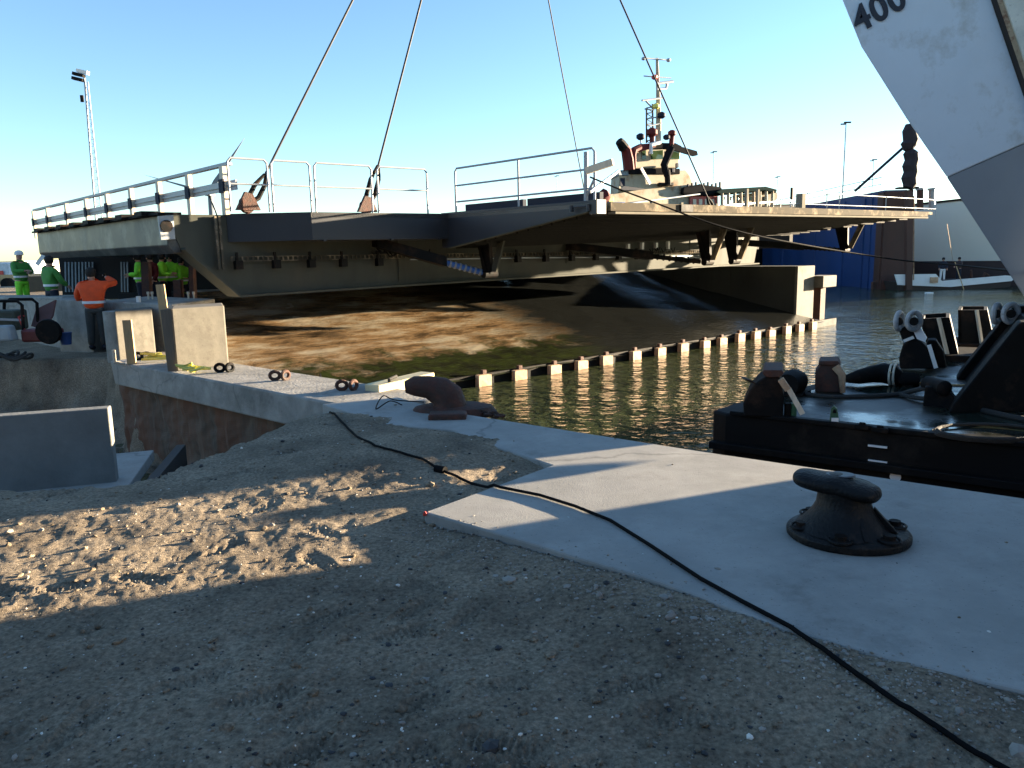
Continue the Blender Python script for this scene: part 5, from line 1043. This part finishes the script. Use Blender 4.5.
# leaning lattice floodlight mast
y = 75; b1, b2 = PY(97.5, 240, y), PY(104.5, 240, y); t1, t2 = PY(84.5, 78, y), PY(88, 82, y); t = empty('floodlight_mast', b1, 'tall slender lattice floodlight mast rising behind the left barrier', 'mast')
g_m = mat('mast_grey', (.3, .34, .38), .5)
mb = MB(); b1 = b1+(b1-t1)*.25; b2 = b2+(b2-t2)*.25; mb.tube([b1, t1], .09, 8); mb.build('main_leg', g_m, t)
mb = MB(); mb.tube([b2, t2], .06, 6); mb.build('rear_leg', g_m, t)
mb = MB(); 
for k in range(30): f = k/30; p = b1.lerp(t1, f); q_ = b2.lerp(t2, f+.5/30); r2_ = b1.lerp(t1, f+1/30); mb.tube([p, q_], .018, 4); mb.tube([q_, r2_], .018, 4)
mb.build('lacing', g_m, t)
for dx, dz in ((-.5, .3), (-.1, .55), (-.6, -.1)): mb = MB(); mb.box(t1+V((dx, 0, dz)), (1.0, .5, .28), (V((1, 0, -.25)).normalized(), V((0, 1, 0)), V((.25, 0, 1)).normalized())); mb.build('floodlight', white if dz > .5 else blacksteel, t)
mb = MB(); p = PY(84, 102, y); mb.box(p+V((-.15, 0, .3)), (.25, .2, .6)); mb.build('camera_unit', blacksteel, t)

# ------------------------------------------------------------------ floating dock (blue and brown walls), beige wall, raft
xd = 28.0
t = empty('floating_dock', V((xd, 58, WZ)), 'blue floating dock wall with a brown end across the water', 'floating dock')
pn = PP(886, 190, V((PY(886, 290, 58).x, 58, 0)), V((0, 1, 0))); x0 = pn.x; zt = pn.z
mb = MB(); mb.prism([V((x0, 58.2, WZ-.5)), V((x0, 58.2, zt)), V((x0, 112, zt-.5)), V((x0, 112, WZ-.5))], V((PY(904.5, 250, 58).x-x0, 0, 0))); mb.build('side_wall', bluepaint, t)
x1 = PY(905.5, 250, 58).x; mb = MB(); mb.box(((x0+x1)/2, 58.1, (zt+WZ)/2-.1), (x1-x0, .25, zt-WZ)); mb.box((x0+.0, 58.6, (zt+WZ)/2-.1), (.16, .9, zt-WZ-.05)); mb.build('end_wall', brownpaint, t)
for k in range(6): yy = 60+k*k*1.2; mb = MB(); mb.box((x0-.05, yy, (zt+WZ)/2-.2), (.12, .14, zt-WZ-.4)); mb.build('rib', bluepaint, t)
mb = MB(); mb.tube([V((x0-.35, 58.5, WZ-.3)), V((x0-.35, 58.5, WZ+.55))], .12, 8); mb.build('small_fender', rust, t)
# thin rail on the dock top
mb = MB()
for k in range(12): yy = 59+k*3.6; mb.tube([V((x0+.1, yy, zt-.05)), V((x0+.1, yy, zt+1.0))], .03, 5)
mb.tube([V((x0+.1, 59, zt+1.0)), V((x0+.1, 98.6, zt+.7))], .03, 5); mb.tube([V((x0+.1, 59, zt+.5)), V((x0+.1, 98.6, zt+.3))], .025, 5); mb.build('top_rail', galv, t)
# leg with bundled dark fenders
y = 56; t = empty('mooring_post', PY(908, 287, y), 'tall rusty mooring post carrying two bundles of black tyres', 'mooring post')
mb = MB(); mb.bar(PY(908, 290, y), PY(909, 190, y), .42, .42); mb.build('post', brownpaint, t)
mb = MB(); mb.tube([PY(913.5, 280, y), PY(914, 196, y)], .05, 6); mb.build('side_pipe', rustlight, t)
def bundle(pts, name):
    mb = MB(); P_ = [PY(a, b, y-.2) for a, b, w_ in pts]; mb.tube(P_, [w_/F*y for a, b, w_ in pts], 12); return mb.build(name, mat('tyre_black', (.02, .013, .018), .8, var=.5, scale=3, bump=1, bscale=4), t)
bundle([(909, 124, 3), (909, 130, 6), (911, 140, 7), (909, 144, 7.5), (910, 148, 6), (911, 149.5, 4)], 'tyre_bundle')
bundle([(913, 151, 6), (911, 154, 7), (912, 160, 6.5), (910, 166, 7), (911, 172, 6.6), (909, 178, 7), (910, 184, 6.4), (908, 188, 5)], 'tyre_bundle')
mb = MB(); mb.box(PY(910, 149.5, y), (.35, .35, .3)); mb.box(PY(907, 188, y), (1.4, .6, .12)); mb.build('platform', blacksteel, t)
mb = MB(); mb.bar(PY(855, 191, y+4), PY(904, 147, y), .14, .14); mb.build('boom', navy, t)
for px in (920, 932):
    t = empty('dock_bollard', PY(px, 203, 57), 'rusty ventilator post on the beige wall top, '+('left of two' if px == 920 else 'right of two'), 'ventilator', 'posts on the beige wall'); mb = MB(); mb.tube([PY(px, 210, 57), PY(px, 190, 57)], .22, 10); mb.build('post', rust if px == 920 else galv, t); mb = MB(); mb.tube([PY(px, 190, 57), PY(px, 188, 57)], .3, 10); mb.build('cap', galv, t)
# beige wall
a = PY(902, 206, 66); b = PY(1120, 182, 55); zt2 = a.z
t = empty('dock_hull', V((a.x, a.y, WZ)), 'long beige steel hull side behind the small raft', 'hull')
mb = MB(); mb.prism([V((a.x, a.y, WZ+1.9)), V((b.x, b.y, WZ+1.9)), V((b.x, b.y, b.z)), V((a.x, a.y, a.z))], V((1, 4, 0))); mb.build('hull_side', beigewall, t)
mb = MB(); mb.prism([V((a.x, a.y-.1, WZ-.4)), V((b.x, b.y-.1, WZ-.4)), V((b.x, b.y-.1, WZ+1.9)), V((a.x, a.y-.1, WZ+1.9))], V((.5, 3.8, 0))); mb.build('boot_top', mat('maroon_black', (.03, .014, .012), .6), t)
mb = MB(); mb.bar(V((a.x, a.y-.05, a.z)), V((b.x, b.y-.05, b.z)), .2, .16); mb.build('top_edge', blacksteel, t)
# raft
y = 56; t = empty('work_raft', PY(895, 293, y), 'low white work raft with two men, moored against the beige hull', 'raft')
mb = MB(); r0 = [PY(a, b, y) for a, b in ((895, 274.5), (936, 274), (942, 281), (1006, 275.5), (1016, 276), (1012, 281), (950, 287), (898, 285))]
mb.prism(r0, V((0, .12, 0))); mb.build('white_side', white, t)
mb = MB(); mb.prism([PY(a, b, y+.13) for a, b in ((896, 282), (1012, 278), (1010, 287), (945, 292), (898, 291))], V((0, 1.9, 0))); mb.build('float', mat('raft_dark', (.03, .018, .014), .7), t)
mb = MB(); dzk = PY(945, 281.5, y).z; mb.prism([V((PY(898, 281, y).x, y+.12, dzk)), V((PY(1010, 281, y).x, y+.12, dzk)), V((PY(1010, 281, y).x, y+2.2, dzk)), V((PY(898, 281, y).x, y+2.2, dzk))], -UP*.1); mb.build('deck', galv, t)
mb = MB(); mb.tube([PY(972, 281, y+1), PY(971, 270, y+1)], .1, 6); mb.build('winch', rust, t); mb = MB(); mb.tube([PY(982, 280, y+1), PY(985, 273, y+1), PY(989, 276, y+1)], .1, 6); mb.build('winch', rust, t)
mb = MB(); mb.box(PY(934, 280, y-.1), (.5, .2, .4)); mb.build('lashing_bag', rustlight, t)
for px, lb, jk, tr in ((942, 'man in dark jacket and white trousers on the work raft', navycloth, white), (958, 'man in dark clothes holding a long pole on the work raft', mat('brown_cloth', (.05, .03, .028), .8), navycloth)):
    p = PY(px, 280, y+.9); p.z = dzk; person(p, 250 if px < 950 else 200, 1.75, lb, jk, tr, down if px < 950 else ([(-.3, .1, 1.15), (-.12, .34, 1.2)], [(.3, .1, 1.15), (.1, .34, 1.05)]), group='men on the raft', band=False)
mb = MB(); mb.tube([PY(955, 262, y+.3), PY(965, 293, y-.5)], .035, 6); tag(mb.build('boat_pole', timber, origin=PY(955, 262, y+.3)), 'long pole held down into the water from the raft', 'pole')
mb = MB(); mb.tube([PY(947, 224, 40), PY(953, 262, y+.2)], .012, 5); tag(mb.build('tag_line', timber, origin=PY(947, 224, 40)), 'thin line hanging from the bridge tip to the raft', 'line')
mb = MB(); p = PZ(929, 294, WZ); mb.box(p+UP*.05, (.5, .25, .14)); tag(mb.build('float_buoy', white, origin=p, bevel=.04), 'small white float on the water in front of the raft', 'float')
# long dark mooring wire
rope('long_wire', [PY(590, 177, 15.5), PY(640, 197, 15.8), PY(745, 233, 16.5), PY(885, 258, 19), PY(960, 265.5, 15), PY(1024, 272, 9), PY(1060, 276, 8.4)], .017, cable_m, 'dark wire running from the corner railing post past the dock to the crane leg', 'wire')
mb = MB(); p0 = B(s_k+.25, nt_+.1, 1.0); mb.bar(PY(586, 171, 15.4), PY(613, 162, 15.2), .1, .13); mb.build('extension', paletimber, None)
ext = bpy.data.objects['extension']; ext.name = 'timber_stub'; tag(ext, 'short pale timber batten sticking out from the corner railing post', 'batten')
mb = MB(); mb.bar(PY(590, 192, 15.4), PY(619, 170.5, 17.5), .04, .05); tag(mb.build('prop_stay', galv, origin=PY(590, 192, 15.4)), 'thin grey bar slanting up from the corner railing post', 'bar')
# more dark piers by the pier wall
# ------------------------------------------------------------------ tugboat
YT = 78.; tg = empty('tugboat', PY(660, 285, YT), 'cream and maroon tugboat with a tall mast moored behind the bridge', 'tugboat')
def TY(px, py, dy=0.): return PY(px, py, YT+dy*1.2+(px-660)*.075)
def tb(px0, px1, py0, py1, name, mt, dy=0., dep=6., bev=.06, par=None):
    a, b = TY(px0, py1, dy), TY(px1, py1, dy); c, d = TY(px1, py0, dy), TY(px0, py0, dy); mb = MB(); mb.prism([a, b, c, d], V((-dep*.05, dep*.8, 0))); o = mb.build(name, mt, par or tg, bevel=bev)
    if par: o.location = (0, 0, 0)
    return o
def tpoly(pts, name, mt, dy=0., dep=.4, bev=.0, par=None):
    mb = MB(); mb.prism([TY(a, b, dy) for a, b in pts], V((-dep*.05, dep*.8, 0))); o = mb.build(name, mt, par or tg, bevel=bev)
    if par: o.location = (0, 0, 0)
    return o
tp_ = lambda pts, r_, name, mt, dy=0., seg=8: (lambda mb: (mb.tube([TY(a, b, dy) for a, b in pts], r_, seg), mb.build(name, mt, tg, smooth=True))[1])(MB())
tpoly([(560, 250), (566, 215), (600, 207), (700, 208), (790, 204), (800, 208), (796, 286), (570, 286)], 'hull', blackhull, dy=0, dep=9, bev=.2)
low_h = tpoly([(592, 214), (594, 200), (604, 194), (613, 194), (640, 189.5), (690, 184.5), (700, 188), (700, 214)], 'lower_house', cream, dy=1, dep=6, bev=.1)
for px in (648, 652, 633, 657.5): 
    tb(px-.7, px+.7, 197, 201, 'porthole', glassdark, dy=.95, dep=.1, bev=0, par=low_h)
tb(608, 625, 202, 208.5, 'blue_locker', bluebox, dy=.6, dep=1)
tb(609, 614, 197, 202, 'yellow_locker', yellow, dy=.7, dep=1)
mid = tpoly([(618, 193), (619, 174), (634, 172), (686, 170), (690, 175), (694, 186), (640, 190)], 'middle_house', cream, dy=1.5, dep=5, bev=.1)
tb(618.5, 629, 170, 175.5, 'blue_grey_casing', mat('blue_grey', (.08, .14, .2), .5), dy=1.3, dep=5)
tb(629, 680, 168.5, 174, 'deck_band', matt, dy=1.2, dep=5.4); tpoly([(619, 190), (624, 186), (640, 188), (646, 188.5), (636, 190.5)], 'navy_board', navy, dy=.9)  # dark band, and a slanting navy strip below the middle house
mb_logo = tb(620.5, 625, 178, 186, 'funnel_mark', navy, dy=1.42, dep=.1, bev=0, par=mid)
wh_ = tpoly([(634, 168.5), (633.5, 152), (637, 148), (679, 147), (680.5, 152), (678, 168)], 'wheelhouse', cream, dy=2, dep=4.2, bev=.1)
for a, b in ((642, 646), (651, 663), (667, 679.5)):
    tpoly([(a, 159.5), (a, 151), (b, 150), (b, 159)], 'window', mat('wheelhouse_glass', (.04, .07, .03), .1, var=.5, scale=.8), dy=1.9, dep=.15, par=wh_)
tpoly([(634, 150), (640, 145), (655, 142.5), (676, 143), (682, 146), (682, 149), (660, 148.5)], 'roof', matt, dy=1.7, dep=4.6, bev=.1)
tpoly([(630, 149), (640, 144), (656, 143), (656, 147), (642, 151)], 'roof_edge', maroon, dy=1.5, dep=.6)
for k, (a, b) in enumerate(((672, 168), (664, 168), (676, 163))): tb(a, a+3, b, b+4.5, 'rail_box', navy, dy=1.1, dep=.4)
tp_([(629, 170), (628, 160), (626, 150), (622, 145), (619.5, 142)], [.55, .55, .5, .42, .36], 'funnel', maroon, dy=1); tp_([(624, 148), (621, 143.5), (619, 141)], [.52, .46, .4], 'funnel_top', blacksteel, dy=.95)
tp_([(633, 168), (632.5, 155), (634, 150), (640, 147)], [.35, .35, .33, .3], 'second_funnel', maroon, dy=1.2)
tp_([(651, 154), (651, 144.5), (660, 142.5)], .2, 'white_gantry', white, dy=1.3)
# mast
tp_([(658, 146), (658.5, 120), (658, 90), (657, 58)], [.3, .26, .2, .13], 'mast', cream, dy=2.2)
tp_([(646.5, 143), (646.5, 108)], .09, 'lattice_leg', edgewhite, dy=2); tp_([(653, 143), (652.5, 104)], .09, 'lattice_leg', edgewhite, dy=2.1)
mb = MB()
for k in range(7): mb.tube([TY(646.5, 108+k*5.5, 2), TY(652.7, 107+k*5.5, 2.1)], .06, 5); mb.tube([TY(646.5, 108+k*5.5, 2), TY(652.7, 112+k*5.5, 2.1)], .04, 5)
mb.build('lattice_rungs', edgewhite, tg)
for pts, r_, nm in (([(643, 58), (669, 60)], .07, 'yard'), ([(644, 76), (671, 78)], .06, 'yard'), ([(657, 83.5), (673, 81.5)], .14, 'radar_bar'), ([(657, 89), (666, 88.5), (667, 84)], .12, 'radar_arm'), ([(642, 100.5), (662, 98)], .1, 'yard'), ([(645, 109), (654, 110), (646, 101)], .09, 'light_frame'), ([(649, 118), (661, 117)], .07, 'yard'), ([(649, 126), (662, 123)], .07, 'yard')):
    tp_(pts, r_, nm, g_m, dy=2)
for px, py, mt, r_, nm in ((643.5, 58.5, galv, .2, 'mast_lamp'), (668.5, 60, galv, .22, 'mast_lamp'), (654.5, 77, redp, .3, 'mast_lamp'), (661.5, 115, navy, .42, 'dome'), (640.5, 136.5, navy, .42, 'searchlight'), (666.5, 137, navy, .35, 'searchlight'), (652, 132, maroon, .55, 'fire_monitor'), (672, 133, maroon, .42, 'fire_monitor'), (656, 106, yellow, .35, 'mast_lamp')):
    mb = MB(); mb.lathe([(r_*.5, -r_*.8), (r_, -r_*.4), (r_, r_*.3), (r_*.4, r_*.7)], TY(px, py, 1.6), 10); mb.build(nm, mt, tg, smooth=True)
tp_([(652, 132), (652, 145)], .25, 'monitor_stem', maroon, dy=1.7); tp_([(672, 134), (671, 148)], .25, 'monitor_stem', maroon, dy=1.7); tp_([(640.5, 137), (641, 146)], .07, 'light_stem', g_m, dy=1.7)
# deck crane
tp_([(671, 148), (664, 165), (667, 176)], [.4, .36, .3], 'crane_arm', matt, dy=.6); tpoly([(672, 144), (697, 151), (698, 155), (694, 156), (672, 149.5)], 'crane_boom', matt, dy=.4, dep=.5)
tp_([(667, 170), (668, 185)], .3, 'crane_post', blacksteel, dy=.6); tb(659, 674, 182.5, 185.5, 'crane_foot_plate', blacksteel, dy=.6, dep=1)
mb = MB(); mb.bar(TY(641, 168, .8), TY(650, 184, .8), .12, .3); mb.build('stairs', white, tg)
for k in range(9): mb = MB(); mb.tube([TY(688+k*4, 188, .5), TY(688+k*4, 184-(k % 3), .5)], .12, 5); mb.build('deck_fitting', navy, tg)
tpoly([(682, 194), (683, 187), (700, 184), (722, 187), (724, 195), (700, 196)], 'winch_cover', matt, dy=.2, dep=3, bev=.2)
can = tpoly([(716, 192), (722, 189), (766, 186.5), (777, 189.5), (776, 193), (764, 190.5), (720, 194)], 'aft_canopy', mat('canopy_green', (.012, .028, .025), .9, spec=.03), dy=-.4, dep=4, bev=.05)
tpoly([(740, 194), (776, 191.5), (778, 196), (772, 207), (742, 208)], 'aft_house', cream, dy=1.5, dep=3)
for k in range(9): tp_([(722+k*6.3, 193.5-k*.3), (722+k*6.3, 208)], .16, 'canopy_post', cream, dy=-.3, seg=6)
tb(690, 718, 196, 206, 'red_house', mat('faded_red', (.4, .07, .05), .6), dy=.6, dep=3)
for k in range(4): tb(693+k*6, 696.5+k*6, 199, 205, 'doorway', paletimber, dy=.5, dep=.2)
for k in range(7): tb(722+k*7, 725+k*7, 196.5, 200.5, 'far_window', glassdark, dy=1.35, dep=.2)
mb = MB(); pts = [(594+k*2.2, 207-4*math.sin(k*.3)) for k in range(6)]; mb.tube([TY(618, 205, -.5), TY(640, 202, -.5), TY(700, 194, -.5)], .07, 5); mb.build('hand_rail', white, tg)
mb = MB(); mb.tube([TY(600, 199, 0), TY(604, 196, 0), TY(608, 198, 0)], [.5, .7, .4], 8); mb.build('fore_winch', maroon, tg, smooth=True)
# far quay strip and low sheds on the horizon
mb = MB(); mb.prism([V((-10, 128, WZ)), V((700, 200, WZ)), V((700, 200, .6)), V((-10, 128, .6))], V((0, 2, 0))); struct(mb.build('far_quay_edge', concrete))
for i, (px0, px1, pt, y, lb) in enumerate(((560, 590, 205, 150, 'low grey shed on the far quay, left of the tugboat'), (790, 835, 203, 160, 'low grey shed on the far quay behind the blue dock'), (-30, 16, 274, 95, 'low pale shed on the horizon behind the box truck'))):
    bbox(px0, px1, pt, 262, y, 12, 'far_shed', beigewall, lb, 'shed')
